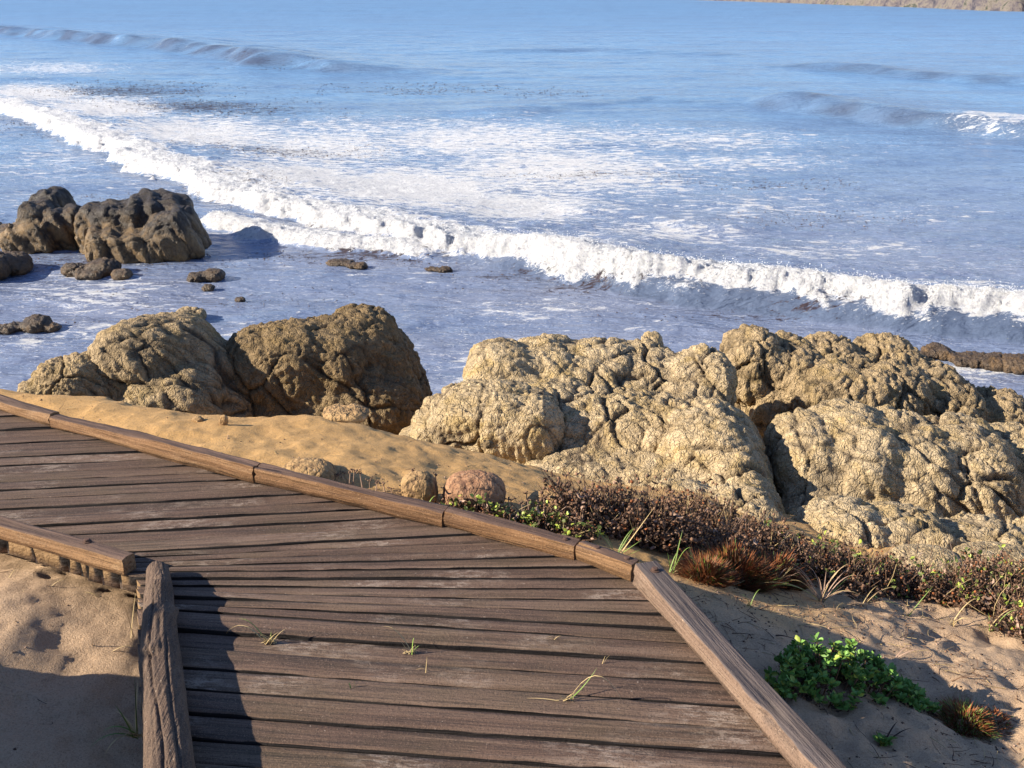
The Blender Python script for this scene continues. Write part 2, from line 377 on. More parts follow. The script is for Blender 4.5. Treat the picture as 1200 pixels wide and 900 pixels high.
z = wave_h(s + .25, .34, .5, 2.4)
foam = np.zeros(len(x)); kelp = np.zeros(len(x)); murk = np.zeros(len(x))
core = sstep(-.25, .0, s) * sstep(2.0, .5, s)
f1, f2 = worley(p3 * 2.3 + wob[:, None], 60); g1, g2 = worley(p3 * 6.5, 66)
z += core * ((1 - f1) * .05 + (1 - g1) * .015 + fbm(p3 * 6, 4, 68, .7) * .065 + fbm(p3 * 1.4, 2, 63) * .05 - .06)
# second, smaller front ahead of it, and the dark swell face to its right
SEC = [(225, 258), (290, 280), (350, 286), (420, 296), (480, 302), (540, 312)]
s2, t2 = curve_field(x, y, SEC); s2 = s2 + wob * .4; e2 = sstep(0, .1, t2) * sstep(1, .8, t2)
z += wave_h(s2 + .15, .2, .35, .9) * e2
c2 = sstep(-.15, .0, s2) * sstep(.95, .3, s2) * e2; z += c2 * ((1 - g1) * .04 + fbm(p3 * 9, 3, 69) * .04)
LEAD = [(480, 305), (560, 314), (640, 326), (720, 345), (800, 360), (900, 371), (1000, 384), (1100, 396), (1200, 404), (1500, 425)]
s3, t3 = curve_field(x, y, LEAD); s3 = s3 + wob * .25; e3 = sstep(0, .2, t3)
z += wave_h(s3 + .1, .26, .5, .7) * e3
# unbroken swells farther out
for pts, h, fr, bk in [([(-300, 22), (0, 40), (100, 50), (180, 56), (300, 76), (430, 86), (620, 100)], .6, 1.8, 5),
                       ([(840, 116), (960, 134), (1080, 148), (1200, 162), (1500, 190)], .45, 1.4, 3.2),
                       ([(860, 76), (1000, 84), (1100, 94), (1200, 102), (1500, 125)], .3, 1.8, 3),
                       ([(500, 62), (700, 60), (900, 68)], .12, 2, 4), ([(-100, 95), (100, 92), (230, 108)], .08, 1, 2),
                       ([(620, 245), (760, 262), (900, 285)], .08, .6, 1.2), ([(560, 140), (760, 118), (900, 128)], .1, 1.3, 2.5)]:
    q, tq = curve_field(x, y, pts); q = q + fbm(p3 * .35, 3, 70) * .8
    face = np.maximum(face, min(1, h * 2.4) * sstep(-fr * .6, -fr * .1, q) * sstep(fr * 1.0, fr * .35, q) * sstep(0, .18, tq) * sstep(1, .82, tq) * (.75 + .5 * noise(p3 * .8, 77)))
    z += wave_h(q + fr * .5, h, fr, bk) * sstep(0, .18, tq) * sstep(1, .82, tq) * (1 + .25 * noise(p3 * .4, 75))
near = sstep(60, 15, y)
z += fbm(p3 * np.array([.5, 1.1, 1]), 4, 80) * .05 + fbm(p3 * np.array([1.6, 4, 1]), 3, 85) * .022 * near
# foam and weed, as densities at spots on the water
px, py = pix(x, y)
SP_F = [  # px, py, sx, sy, foam
    (60, 80, 90, 9, .5), (40, 112, 60, 12, .75), (120, 130, 70, 16, .75), (230, 160, 110, 22, .7), (380, 175, 120, 28, .62), (350, 215, 110, 25, .72), (480, 225, 120, 28, .78),
    (560, 165, 150, 24, .62), (700, 160, 160, 17, .5), (650, 200, 150, 30, .66), (600, 245, 110, 25, .7), (740, 215, 130, 22, .5), (860, 190, 130, 14, .5), (780, 275, 100, 18, .55),
    (980, 215, 160, 25, .25), (940, 300, 110, 14, .45), (1080, 320, 120, 16, .38), (1170, 150, 50, 9, .62), (1010, 170, 150, 12, .3), (1120, 350, 100, 14, .5),
    (60, 190, 90, 35, .42), (40, 235, 60, 25, .35), (150, 215, 60, 12, .35), (320, 275, 80, 10, .55), (200, 345, 160, 25, .32), (60, 345, 80, 30, .42), (120, 390, 130, 22, .45), (360, 335, 120, 22, .25),
    (420, 270, 80, 10, .5), (560, 360, 120, 30, .3), (560, 430, 80, 40, .42), (700, 370, 120, 16, .3), (40, 400, 60, 20, .45), (560, 410, 60, 30, .4), (760, 385, 120, 10, .3), (1130, 435, 80, 22, .5), (900, 400, 150, 12, .3), (640, 300, 120, 16, .55), (880, 240, 160, 25, .42), (1050, 250, 130, 20, .36), (1000, 290, 120, 16, .42), (420, 150, 160, 16, .5), (820, 165, 150, 14, .5), (620, 365, 120, 20, .42), (300, 400, 120, 25, .42), (120, 345, 110, 30, .48)]
fo = np.full(len(x), .0) + .33 * sstep(120, 330, py)
for a, b, sx, sy, f in SP_F: fo = np.maximum(fo, f * np.exp(-((px - a) / sx) ** 2 / 2.4 - ((py - b) / sy) ** 2 / 2.4) * 1.22)
fo = fo * sstep(-10, 60, py)
lead_dark = sstep(-.15, .1, s3) * sstep(.9, .5, s3) * e3
fo = np.where(s < 0, fo * (1 - .8 * lead_dark), np.maximum(fo, .85 * np.exp(-s / 6.5) * sstep(1.15, .45, t)))
foam = np.maximum(fo, sstep(-.55, .22, s) * sstep(2.0, .5, s) * (1.0 + .3 * sstep(.9, .3, s))); foam = np.maximum(foam, c2 * 1.1)
SP_K = [(150, 108, 110, 10, .6), (230, 125, 110, 10, .62), (60, 72, 80, 6, .3), (180, 240, 90, 14, .5), (260, 225, 60, 14, .55), (320, 70, 90, 10, .4), (60, 150, 90, 12, .35), (380, 272, 60, 6, .5), (400, 305, 60, 8, .5), (900, 215, 160, 8, .35),
        (130, 300, 110, 9, .5), (250, 350, 160, 20, .3), (60, 380, 60, 8, .4), (500, 306, 60, 10, .4), (850, 355, 100, 10, .25), (700, 205, 110, 5, .4), (620, 110, 120, 6, .3), (330, 180, 120, 10, .45), (950, 260, 150, 14, .3), (720, 338, 160, 8, .5), (960, 372, 200, 8, .5), (430, 300, 130, 10, .6), (130, 305, 130, 16, .5), (620, 325, 80, 8, .5), (500, 105, 150, 8, .35), (300, 130, 100, 10, .5)]
for a, b, sx, sy, f in SP_K: kelp = np.maximum(kelp, f * np.exp(-((px - a) / sx) ** 2 / 1.3 - ((py - b) / sy) ** 2 / 1.3))
face = np.maximum(face, sstep(-.12, .05, s3) * sstep(.75, .45, s3) * e3 * .9)
face = np.maximum(face, sstep(-.7, -.35, s) * sstep(-.05, -.2, s) * .35)
murk = sstep(70, 330, py + 20 * fbm(p3 * .2, 2, 90)); murk = np.maximum(murk, lead_dark * .9)
wet_k = NM('sea_water'); k = wet_k; c = k.coord()
fm = k.attr('foam'); kp = k.attr('kelp'); mk = k.attr('murk')
body = k.mix(mk, (.14, .27, .45), (.19, .22, .31))
rip = k.noise(k.mapping(c, (1, 2.4, 1)), 2.6, 5, .62, .5); rip2 = k.noise(k.mapping(c, (1, 2.2, 1)), 14, 3, .6, .3)
nn0 = k.bump(k.noise(k.mapping(c, (.5, 1.6, 1)), .9, 4, .6, .4), .6, .35)
nn = k.bump(rip, .55, .12, nn0); nn = k.bump(rip2, .4, .02, nn)
lace = k.noise(k.mapping(c, (.75, 1.7, 1)), 3.3, 7, .68, 1.1)
cell = k.vor(k.mapping(c, (.8, 1.7, 1)), 4.0, 'SMOOTH_F1')
pat = k.math('ADD', k.math('MULTIPLY', lace, .8), k.math('MULTIPLY', cell, .3))
thr = k.math('SUBTRACT', .80, k.math('MULTIPLY', fm, .50))
fmask = k.mr(pat, thr, k.math('ADD', thr, .10))
fleck = k.noise(k.mapping(c, (.8, 2.0, 1)), 17, 5, .75, .4); ft = k.math('SUBTRACT', .68, k.math('MULTIPLY', fm, .22))
fmask = k.math('MAXIMUM', fmask, k.math('MULTIPLY', k.mr(fleck, ft, k.math('ADD', ft, .05)), k.mr(fm, .12, .3)))
kn = k.noise(k.mapping(c, (.8, 2.2, 1)), 4.2, 8, .82, .6)
kthr = k.math('SUBTRACT', .66, k.math('MULTIPLY', kp, .32)); kmask = k.mr(kn, kthr, k.math('ADD', kthr, .05))
body = k.mix(k.ramp(k.noise(k.mapping(c, (.25, 1.3, 1)), .55, 6, .65, .3), [(.40, .45), (.56, 0)]), body, (.11, .16, .27))
body = k.mix(k.math('MULTIPLY', k.attr('face'), k.ramp(rip, [(.25, .8), (.5, 1)])), body, (.075, .10, .155))
col = k.mix(k.math('MULTIPLY', kmask, .92), body, (.030, .015, .015))
froth = k.noise(c, 11, 6, .75); fcol = k.ramp(k.math('ADD', k.math('MULTIPLY', froth, .5), k.math('MULTIPLY', k.noise(c, 28, 4, .7), .5)), [(.36, (.34, .34, .40)), (.47, (.70, .70, .72)), (.6, (.86, .86, .84))])
col = k.mix(k.math('SUBTRACT', fmask, k.math('MULTIPLY', kmask, k.mr(fm, 1.0, .7)), clamp=True), col, fcol)
fn = k.bump(k.noise(c, 8, 8, .82, .5), 1.0, .13)
nmix = k.n('ShaderNodeMix', data_type='VECTOR'); k.set(nmix.inputs[0], fmask); k.set(nmix.inputs[4], nn); k.set(nmix.inputs[5], fn)
fogr = k.n('ShaderNodeSeparateXYZ'); k.set(fogr.inputs[0], c)
rough = k.math('ADD', k.mr(fogr.outputs[1], 30, 200, .14, .5), k.math('MULTIPLY', k.math('MAXIMUM', fmask, k.math('MULTIPLY', kmask, .6)), .75))
k.b.inputs['IOR'].default_value = 1.33
WATER = k.fin(col, rough, nmix.outputs[1], .5)
water = mesh_obj('sea_water', np.stack([x, y, SEA + z], 1), grid_faces(len(dd), len(th)), WATER, attrs={'foam': foam, 'kelp': kelp, 'murk': murk, 'face': face})
tag(water, kind='structure')

# far headland across the bay
hx = axis([(-40, 20, 6), (20, 140, .5), (140, 420, 6)]); hy = axis([(120, 300, .8), (300, 420, 8)])
X, Y = np.meshgrid(hx, hy); x = X.ravel(); y = Y.ravel(); p3 = np.stack([x, y, 0 * x], 1)
A, B, C = P(700, -4, SEA), P(1200, 14, SEA), P(930, 4, SEA)
# shoreline: left end far, right end near
sh = np.interp(x, [-40, 20, 40, A[0], C[0], B[0], 90, 160, 420], [420, 380, 330, A[1], C[1], B[1], 140, 125, 118])
q = y - sh + fbm(p3 * .06, 4, 33) * 9 + fbm(p3 * .3, 3, 35) * 2
hh = -1.2 + 3.4 * sstep(0, 4, q) + 6 * sstep(3, 40, q) + (fbm(p3 * .18, 4, 36) * 1.3 + fbm(p3 * .9, 3, 38) * .5) * sstep(-2, 4, q)
k = NM('headland_rock'); c = k.coord()
col = k.ramp(k.noise(c, .5, 7, .75, .5), [(.34, (.035, .035, .05)), (.45, (.10, .085, .09)), (.55, (.17, .145, .12)), (.62, (.05, .055, .045))])
HEAD = k.fin(col, .9, k.bump(k.noise(c, .8, 6, .7), .8, .6), .2)
tag(mesh_obj('headland', np.stack([x, y, SEA + hh], 1), grid_faces(len(hy), len(hx)), HEAD), kind='structure')

# ------------------------------------------------------------------ rocks
def ico(n):
    t = (1 + 5 ** .5) / 2
    v = [(-1, t, 0), (1, t, 0), (-1, -t, 0), (1, -t, 0), (0, -1, t), (0, 1, t), (0, -1, -t), (0, 1, -t), (t, 0, -1), (t, 0, 1), (-t, 0, -1), (-t, 0, 1)]
    f = [(0, 11, 5), (0, 5, 1), (0, 1, 7), (0, 7, 10), (0, 10, 11), (1, 5, 9), (5, 11, 4), (11, 10, 2), (10, 7, 6), (7, 1, 8), (3, 9, 4), (3, 4, 2), (3, 2, 6), (3, 6, 8), (3, 8, 9), (4, 9, 5), (2, 4, 11), (6, 2, 10), (8, 6, 7), (9, 8, 1)]
    v = [np.array(a, float) / np.linalg.norm(a) for a in v]
    for _ in range(n):
        c = {}; nf = []
        def mid(a, b):
            k = (min(a, b), max(a, b))
            if k not in c:
                m = v[a] + v[b]; v.append(m / np.linalg.norm(m)); c[k] = len(v) - 1
            return c[k]
        for a, b, d in f:
            ab, bd, da = mid(a, b), mid(b, d), mid(d, a); nf += [(a, ab, da), (b, bd, ab), (d, da, bd), (ab, bd, da)]
        f = nf
    return np.array(v), np.array(f)
ICO = ico(3); ICO2 = ico(2)
def rock(name, lobes, mat, label, voxel=.014, seed=0, amp=1.0, scale=1.0, blk=.82, crack=1.0, strat=(.35, .55), sm=26, group=None, cat='rock', facet=0.0, world=False):
    """lobes: (px, py, distance, half width px, half height px, half depth m[, tilt deg])"""
    vs = []; fs = []; n = 0
    r0 = random.Random(seed + 5)
    for L in lobes:
        px_, py_, d, rx, rz, ry = L[:6]
        if name == 'sea_rock': rz *= .9; d = P(px_, py_ + rz * .72, SEA)[1]; py_ += rz * .05
        tilt = R(L[6]) if len(L) > 6 else 0
        c = Q(px_, py_, d); m = mpp(px_, py_, d); v = ICO[0].copy()
        # blocky: push the sphere towards a rounded box
        v = np.sign(v) * np.abs(v) ** blk; v = v * np.array([rx * m, ry, rz * m])
        ca, sa = math.cos(tilt), math.sin(tilt); v = np.stack([v[:, 0] * ca + v[:, 2] * sa, v[:, 1], -v[:, 0] * sa + v[:, 2] * ca], 1)
        vs.append(v + c); fs.append(ICO[1] + n); n += len(v)
    V = np.concatenate(vs); F = np.concatenate(fs)
    base = V.mean(0); base[2] = V[:, 2].min()
    me = bpy.data.meshes.new(name + '_src'); me.from_pydata(V.tolist(), [], F.tolist())
    o = bpy.data.objects.new(name + '_src', me); sc.collection.objects.link(o)
    rm = o.modifiers.new('r', 'REMESH'); rm.mode = 'VOXEL'; rm.voxel_size = voxel
    s_ = o.modifiers.new('s', 'SMOOTH'); s_.iterations = sm; s_.factor = .5
    dg = bpy.context.evaluated_depsgraph_get(); ev = o.evaluated_get(dg); m2 = bpy.data.meshes.new_from_object(ev)
    bpy.data.objects.remove(o); bpy.data.meshes.remove(me)
    n = len(m2.vertices); co = np.empty(n * 3, np.float32); m2.vertices.foreach_get('co', co); co = co.reshape(-1, 3).astype(float)
    no = np.empty(n * 3, np.float32); m2.vertices.foreach_get('normal', no); no = no.reshape(-1, 3).astype(float)
    k = 1 / scale; off = np.array([seed * 3.7, seed * 1.3, seed * 2.1])
    q = (co + off) * k
    warp = np.stack([fbm(q * 2.2, 3, 1 + seed), fbm(q * 2.2, 3, 4 + seed), fbm(q * 2.2, 3, 7 + seed)], 1)
    a, b = strat                                      # joints dip to the right: stretch the cells along that way
    ax = np.array([math.sin(a), .25, -math.cos(a)]); ax /= np.linalg.norm(ax)
    qs = q - (q @ ax)[:, None] * ax[None] * b
    f1, f2 = worley(qs * 2.6 + warp * .25, 100 + seed); e = f2 - f1
    g1, g2 = worley(qs * 8 + warp * .4, 110 + seed); ge = g2 - g1
    h1, h2 = worley((q * .3 + qs * .7) * 23 + warp * .5, 120 + seed); he = h2 - h1
    joints = sstep(.0, .045, e); j2 = sstep(0, .14, ge); j3 = sstep(0, .2, he)
    gate = sstep(-.45, .3, noise(q * 1.3, 140 + seed)); gate2 = sstep(-.4, .3, noise(q * 1.9, 143 + seed))
    qr = q - (q @ ax)[:, None] * ax[None] * max(.5, b)
    ridge = np.abs(fbm(qr * 4.5 + warp * .2, 3, 160 + seed)); ridge2 = np.abs(fbm(qr * 15 + warp * .2, 3, 170 + seed, .6))
    qf = q - (q @ ax)[:, None] * ax[None] * .93; fur = np.abs(noise(qf * 3.6 + warp * .12, 180 + seed)); furrow = sstep(0, .09, fur) * .7 + sstep(0, .3, fur) * .3
    fine = fbm(q * 33, 3, 135 + seed, .7)
    d = (.5 - f1) * .030 + (joints - 1) * .036 * gate2 * crack + (.45 - g1) * (.005 + .014 * gate) + (j2 - 1) * (.006 + .012 * gate) + (.4 - h1) * (.003 + .004 * gate2) + (j3 - 1) * .007 * gate2
    d += (ridge - .2) * .035 + (ridge2 - .2) * .036 + fbm(q * 1.6, 2, 130 + seed) * .05 + fine * .010 + (furrow - 1) * .034 * (.4 + .6 * gate) * min(1.5, crack)
    if facet:                                          # broken, angular faces
        st = (q @ np.array([.9, .3, .35])) * 6 + warp[:, 0]; d += facet * .05 * (np.abs((st % 1) - .5) - .25)
    co2 = co + no * (d * amp * scale * (.78 if scale == 1 else 1))[:, None]
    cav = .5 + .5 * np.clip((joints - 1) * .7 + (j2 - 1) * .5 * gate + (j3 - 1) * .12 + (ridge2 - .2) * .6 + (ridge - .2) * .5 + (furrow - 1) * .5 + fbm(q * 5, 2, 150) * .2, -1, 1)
    m2.vertices.foreach_set('co', (co2 - base).astype(np.float32).ravel())
    at = m2.attributes.new('cav', 'FLOAT', 'POINT'); at.data.foreach_set('value', cav.astype(np.float32))
    m2.materials.clear(); m2.materials.append(mat); m2.polygons.foreach_set('use_smooth', np.ones(len(m2.polygons), bool)); m2.name = name
    m2.update()
    ob = bpy.data.objects.new(name, m2); ob.location = base; link(ob); tag(ob, label, cat, group)
    return ob

# left pair behind the golden sand
rock('boulder', [(165, 440, 6.6, 60, 66, .34, 12), (205, 425, 6.8, 52, 54, .38), (245, 455, 6.8, 45, 62, .36, -18), (200, 480, 6.5, 70, 62, .36), (250, 490, 6.75, 62, 62, .34), (180, 400, 6.8, 36, 30, .2)], ROCK_M,
     'rounded ribbed brown boulder behind the golden sand, left of the bulky dark one', seed=1, strat=(.75, .78))
rock('boulder', [(82, 452, 6.35, 40, 38, .26, -10), (50, 470, 6.25, 30, 28, .22), (108, 465, 6.4, 36, 38, .24)], ROCK_M,
     'low sunlit rock at the left end of the boulders above the boardwalk', voxel=.011, seed=2, scale=.8, strat=(.6, .7))
rock('boulder', [(305, 440, 7.0, 46, 62, .36), (345, 440, 7.0, 62, 66, .4), (390, 440, 7.1, 56, 66, .45), (422, 425, 7.3, 50, 62, .42), (452, 450, 7.3, 44, 66, .45, -12), (400, 490, 7.0, 105, 70, .45), (478, 475, 7.4, 32, 55, .4, -10), (340, 500, 6.9, 70, 60, .35)], ROCK_D,
     'bulky dark brown boulder with a shaded front beside the gap to the sea', seed=3, strat=(.5, .5), amp=1.15)
# great rock mass right of the gap
rock('rock_outcrop', [(590, 455, 6.35, 44, 58, .3), (640, 455, 6.5, 58, 62, .4), (700, 460, 6.5, 62, 62, .45), (755, 465, 6.5, 52, 62, .45), (810, 475, 6.3, 48, 60, .45),
                      (640, 500, 6.0, 70, 55, .4), (720, 515, 5.9, 95, 62, .45), (800, 530, 5.8, 85, 70, .45), (838, 550, 5.5, 62, 80, .42, -25), (868, 590, 5.1, 44, 62, .32, -22), (800, 590, 5.2, 95, 48, .35), (700, 570, 5.4, 95, 45, .35), (868, 612, 4.55, 44, 40, .28), (800, 600, 4.7, 50, 36, .28), (760, 402, 6.7, 18, 12, .1), (828, 452, 6.3, 34, 46, .35)], ROCK,
     'largest pale knobbly rock rising in the middle beyond the sand', seed=4, strat=(.35, .62), crack=1.5)
rock('boulder', [(540, 500, 5.8, 60, 44, .32, -22), (585, 495, 5.75, 50, 44, .32), (620, 505, 5.7, 36, 46, .28), (500, 522, 5.7, 42, 24, .25, -25)], ROCK,
     'low knobbly boulder at the left foot of the largest pale rock', voxel=.011, seed=5, scale=.75, strat=(.2, .68), crack=1.3)
rock('rock_outcrop', [(880, 425, 7.4, 34, 42, .3), (920, 440, 7.4, 42, 44, .35), (970, 435, 7.5, 38, 40, .35), (1035, 440, 7.6, 40, 46, .38), (1000, 460, 7.2, 90, 42, .4), (1080, 460, 7.4, 40, 40, .35), (1110, 480, 7.2, 42, 36, .35), (1165, 492, 7.3, 45, 38, .35), (1215, 505, 7.2, 45, 34, .35), (925, 475, 7.3, 50, 36, .3), (878, 450, 7.5, 22, 34, .25), (980, 500, 7.1, 80, 30, .3)], ROCK_M,
     'jagged brown rocks in the back row beyond the front right outcrop, nearest the surf', seed=6, strat=(.25, .55), amp=1.25)
rock('rock_outcrop', [(948, 565, 5.55, 42, 84, .4, -14), (995, 560, 5.6, 62, 84, .5, -10), (1050, 570, 5.6, 75, 84, .5, -12), (1120, 580, 5.6, 72, 88, .5, -12), (1200, 590, 5.7, 85, 84, .5, -8), (1290, 600, 5.7, 80, 84, .5), (960, 620, 5.1, 50, 46, .28), (1040, 630, 5.1, 85, 40, .3), (1140, 640, 5.2, 90, 42, .3), (1000, 515, 5.8, 55, 34, .3), (985, 634, 4.5, 50, 44, .28), (1060, 640, 4.5, 62, 42, .28), (1150, 645, 4.55, 60, 40, .28), (1240, 650, 4.6, 60, 40, .28)], ROCK,
     'broad pale cracked outcrop filling the right edge in front of the brown rocks', seed=7, strat=(.65, .82), amp=1.1, crack=2.0)

# rocks standing in the sea
rock('sea_rock', [(64, 255, 18.4, 20, 36, .35, -6), (60, 268, 18.3, 34, 30, .5, 20), (40, 278, 18.2, 32, 22, .45, -14), (84, 268, 18.5, 16, 30, .4)], ROCK_T, 'pointed dark sea stack left of the flat topped one', voxel=.03, seed=8, scale=2.0, amp=.55, facet=2.2, blk=.42, sm=3)
rock('sea_rock', [(118, 268, 18.4, 20, 34, .5, 4), (150, 268, 18.3, 34, 36, .55), (186, 262, 18.4, 34, 40, .6, 8), (206, 276, 18.5, 28, 36, .55, -24), (160, 285, 18.2, 54, 24, .6)], ROCK_T, 'largest dark wet rock standing in the shallow water', voxel=.03, seed=9, scale=2.0, amp=.55, facet=2.2, blk=.42, sm=3)
rock('sea_rock', [(10, 276, 17.8, 24, 14, .4), (-20, 272, 18, 24, 16, .4)], ROCK_W, 'low wet rock at the left foot of the pointed sea stack', voxel=.03, seed=10, scale=1.5, amp=.7)
rock('sea_rock', [(12, 308, 16.1, 22, 13, .35), (-15, 312, 16, 28, 18, .4), (22, 314, 15.8, 12, 8, .2)], ROCK_W, 'dark wet rock at the left edge below the sea stacks', voxel=.022, seed=11, scale=1.2, amp=.8)
rock('sea_rock', [(88, 316, 15.9, 16, 10, .2), (120, 314, 15.9, 20, 12, .25), (143, 322, 15.7, 12, 7, .15), (105, 322, 15.7, 18, 7, .2)], ROCK_W, 'cluster of low rocks awash just below the big sea stack', voxel=.02, seed=12, scale=1.0, amp=.9)
rock('sea_rock', [(231, 325, 15.5, 12, 8, .18), (250, 323, 15.5, 13, 9, .2)], ROCK_W, 'small double humped rock awash right of the low cluster', voxel=.018, seed=13, scale=.9, amp=.9)
rock('sea_rock', [(245, 337, 15, 8, 5, .1)], ROCK_W, 'tiny dark stone just below the double humped rock', voxel=.015, seed=14, scale=.6, amp=.9)
rock('sea_rock', [(281, 351, 14.3, 7, 4, .08)], ROCK_W, 'single tiny stone in open water above the dark boulder', voxel=.015, seed=15, scale=.6, amp=.9)
rock('sea_rock', [(223, 370, 13.2, 20, 11, .22)], ROCK, 'small tan rock poking out just behind the ribbed boulder', voxel=.015, seed=16, scale=.8, amp=.9)
rock('sea_rock', [(42, 380, 13.3, 16, 9, .22), (12, 384, 13.2, 16, 6, .2), (60, 384, 13.1, 12, 5, .12)], ROCK_W, 'flat dark stones awash left above the low sunlit rock', voxel=.015, seed=17, scale=.8, amp=.9)
rock('sea_rock', [(1100, 412, 12.7, 18, 9, .2), (1080, 416, 12.6, 14, 5, .15), (1135, 420, 12.4, 24, 7, .25), (1165, 422, 12.3, 22, 8, .25), (1195, 426, 12.2, 22, 10, .25), (1230, 430, 12.1, 25, 10, .25)], ROCK_W, 'long low dark reef beyond the back rocks at the right edge', voxel=.015, seed=18, scale=.8, amp=1.1)
rock('sea_rock', [(400, 308, 16.6, 18, 5, .15), (418, 311, 16.4, 14, 5, .15)], ROCK_W, 'dark weedy rock awash at the foot of the small breaking wave', voxel=.02, seed=19, scale=.8, amp=.9)
rock('sea_rock', [(520, 316, 16.0, 12, 5, .12), (505, 315, 16.0, 9, 4, .1)], ROCK_W, 'dark weedy rock in the middle of the small wave face', voxel=.02, seed=20, scale=.8, amp=.9)

# small stones half buried by the kerb
def stone(px, py, rx, rz, label, seed, mat=ROCK_S, am=.42, extra=None):
    rz *= .9; py += 3; g = G(px, py + rz); d = g[1] + rx * .6 * mpp(px, py, g[1]); m = mpp(px, py, g[1])
    L = [(px, py, d, rx, rz * 1.15, rx * m * .8)] + [(a, b, d + .02, c_, e_, c_ * m) for a, b, c_, e_ in (extra or [])]
    return rock('stone', L, mat, label, voxel=.0055, seed=seed, scale=.26, amp=am, sm=4, cat='stone')
stone(362, 560, 34, 24, 'sandy lump with a shaded right side, first past the long kerb', 21, extra=[(385, 568, 30, 15)])
stone(393, 553, 18, 8, 'small dark capped lump just behind the first sandy one', 22)
stone(491, 571, 22, 22, 'rounded pebbly stone among dry stalks, left of the reddish one', 23)
stone(455, 585, 28, 11, 'flat pale stone lying low beside the kerb under dry stalks', 24)
stone(556, 577, 37, 27, 'rounded reddish stone on the golden sand', 25, mat=mat_rock('reddish_stone', (.42, .25, .14), (.33, .17, .09), (.2, .1, .06), (.34, .16, .09), (.12, .06, .04), crk=.12))
stone(570, 518, 12, 8, 'small brown stone sitting at the foot of the low knobbly boulder', 26, mat=ROCK_D)
stone(640, 590, 24, 17, 'crusty stone behind the pale stalks, right of the reddish one', 27)
stone(722, 600, 38, 20, 'sandy stone half hidden behind the dry brown bush', 28)
stone(1165, 655, 48, 14, 'low tan ledge below the cracked outcrop at the right edge', 29, mat=ROCK)
stone(1085, 655, 42, 12, 'low tan ledge below the cracked outcrop, left of its twin', 30, mat=ROCK)
for i, (a, b, c_, e_, lab) in enumerate([(232, 486, 7, 4, 'leftmost small clod on the crest of the golden sand'), (262, 487, 5, 7, 'upright clod on the crest of the golden sand'), (405, 478, 30, 7, 'crumbly ledge of sand at the foot of the dark boulder')]):
    stone(a, b + 3, c_, e_, lab, 40 + i)

# ------------------------------------------------------------------ boardwalk
bw = empty('boardwalk', tuple(P(400, 700)))
tag(bw, 'weathered dark plank boardwalk with raised timber kerbs, bending across the sand', 'boardwalk')
B0 = np.array(bw.location)
def nrm(v): return v / np.linalg.norm(v)
def put(o, pos, xdir, zdir=(0, 0, 1), rel=True):
    x_ = Vector(nrm(np.array(xdir, float))); z_ = Vector(zdir); y_ = z_.cross(x_).normalized(); z_ = x_.cross(y_)
    o.matrix_local = Matrix.Translation(Vector(pos - (B0 if rel else 0))) @ Matrix((x_, y_, z_)).transposed().to_4x4()
# seams, as lines through a point with a direction (plan)
u_up = nrm((P(593, 612) - P(300, 628))[:2]); u_lo = nrm((P(600, 807) - P(210, 781))[:2])
PLK = .082; PLF = .068
def line(p, u): return (np.array(p[:2], float), u)
n_up = np.array([-u_up[1], u_up[0]]); n_lo = np.array([-u_lo[1], u_lo[0]])
seams = []
piv = P(600, 648)[:2]; top = P(600, 625)[:2]
sU = P(300, 640)[:2]                    # last parallel seam of the far run
for i in range(72, -1, -1): seams.append(line(sU + n_up * PLF * i, u_up))
sL = P(300, 722)[:2]                    # first parallel seam of the near run
NF = 10
# fan: endpoints interpolated along both edges
def at_x(l, x): p, u = l; t = (x - p[0]) / u[0]; return p + u * t
xa, xb = -.95, .55
a0, b0 = at_x(line(sU, u_up), xa), at_x(line(sU, u_up), xb); a1, b1 = at_x(line(sL, u_lo), xa), at_x(line(sL, u_lo), xb)
print('fan left', a0, a1, 'right', b0, b1)
for i in range(1, NF):
    f = i / NF; a = a0 + (a1 - a0) * f; b = b0 + (b1 - b0) * f; seams.append((a, nrm(b - a)))
for i in range(0, 22): seams.append(line(sL - n_lo * PLK * i, u_lo))
def clip_poly(pl, p, n):               # keep the side where (v-p).n >= 0
    out = []
    for i in range(len(pl)):
        a, b = pl[i], pl[(i + 1) % len(pl)]; da, db = (a - p) @ n, (b - p) @ n
        if da >= 0: out.append(a)
        if (da >= 0) != (db >= 0): out.append(a + (b - a) * da / (da - db))
    return out
def left(p, q): d = q - p; return np.array([-d[1], d[0]])
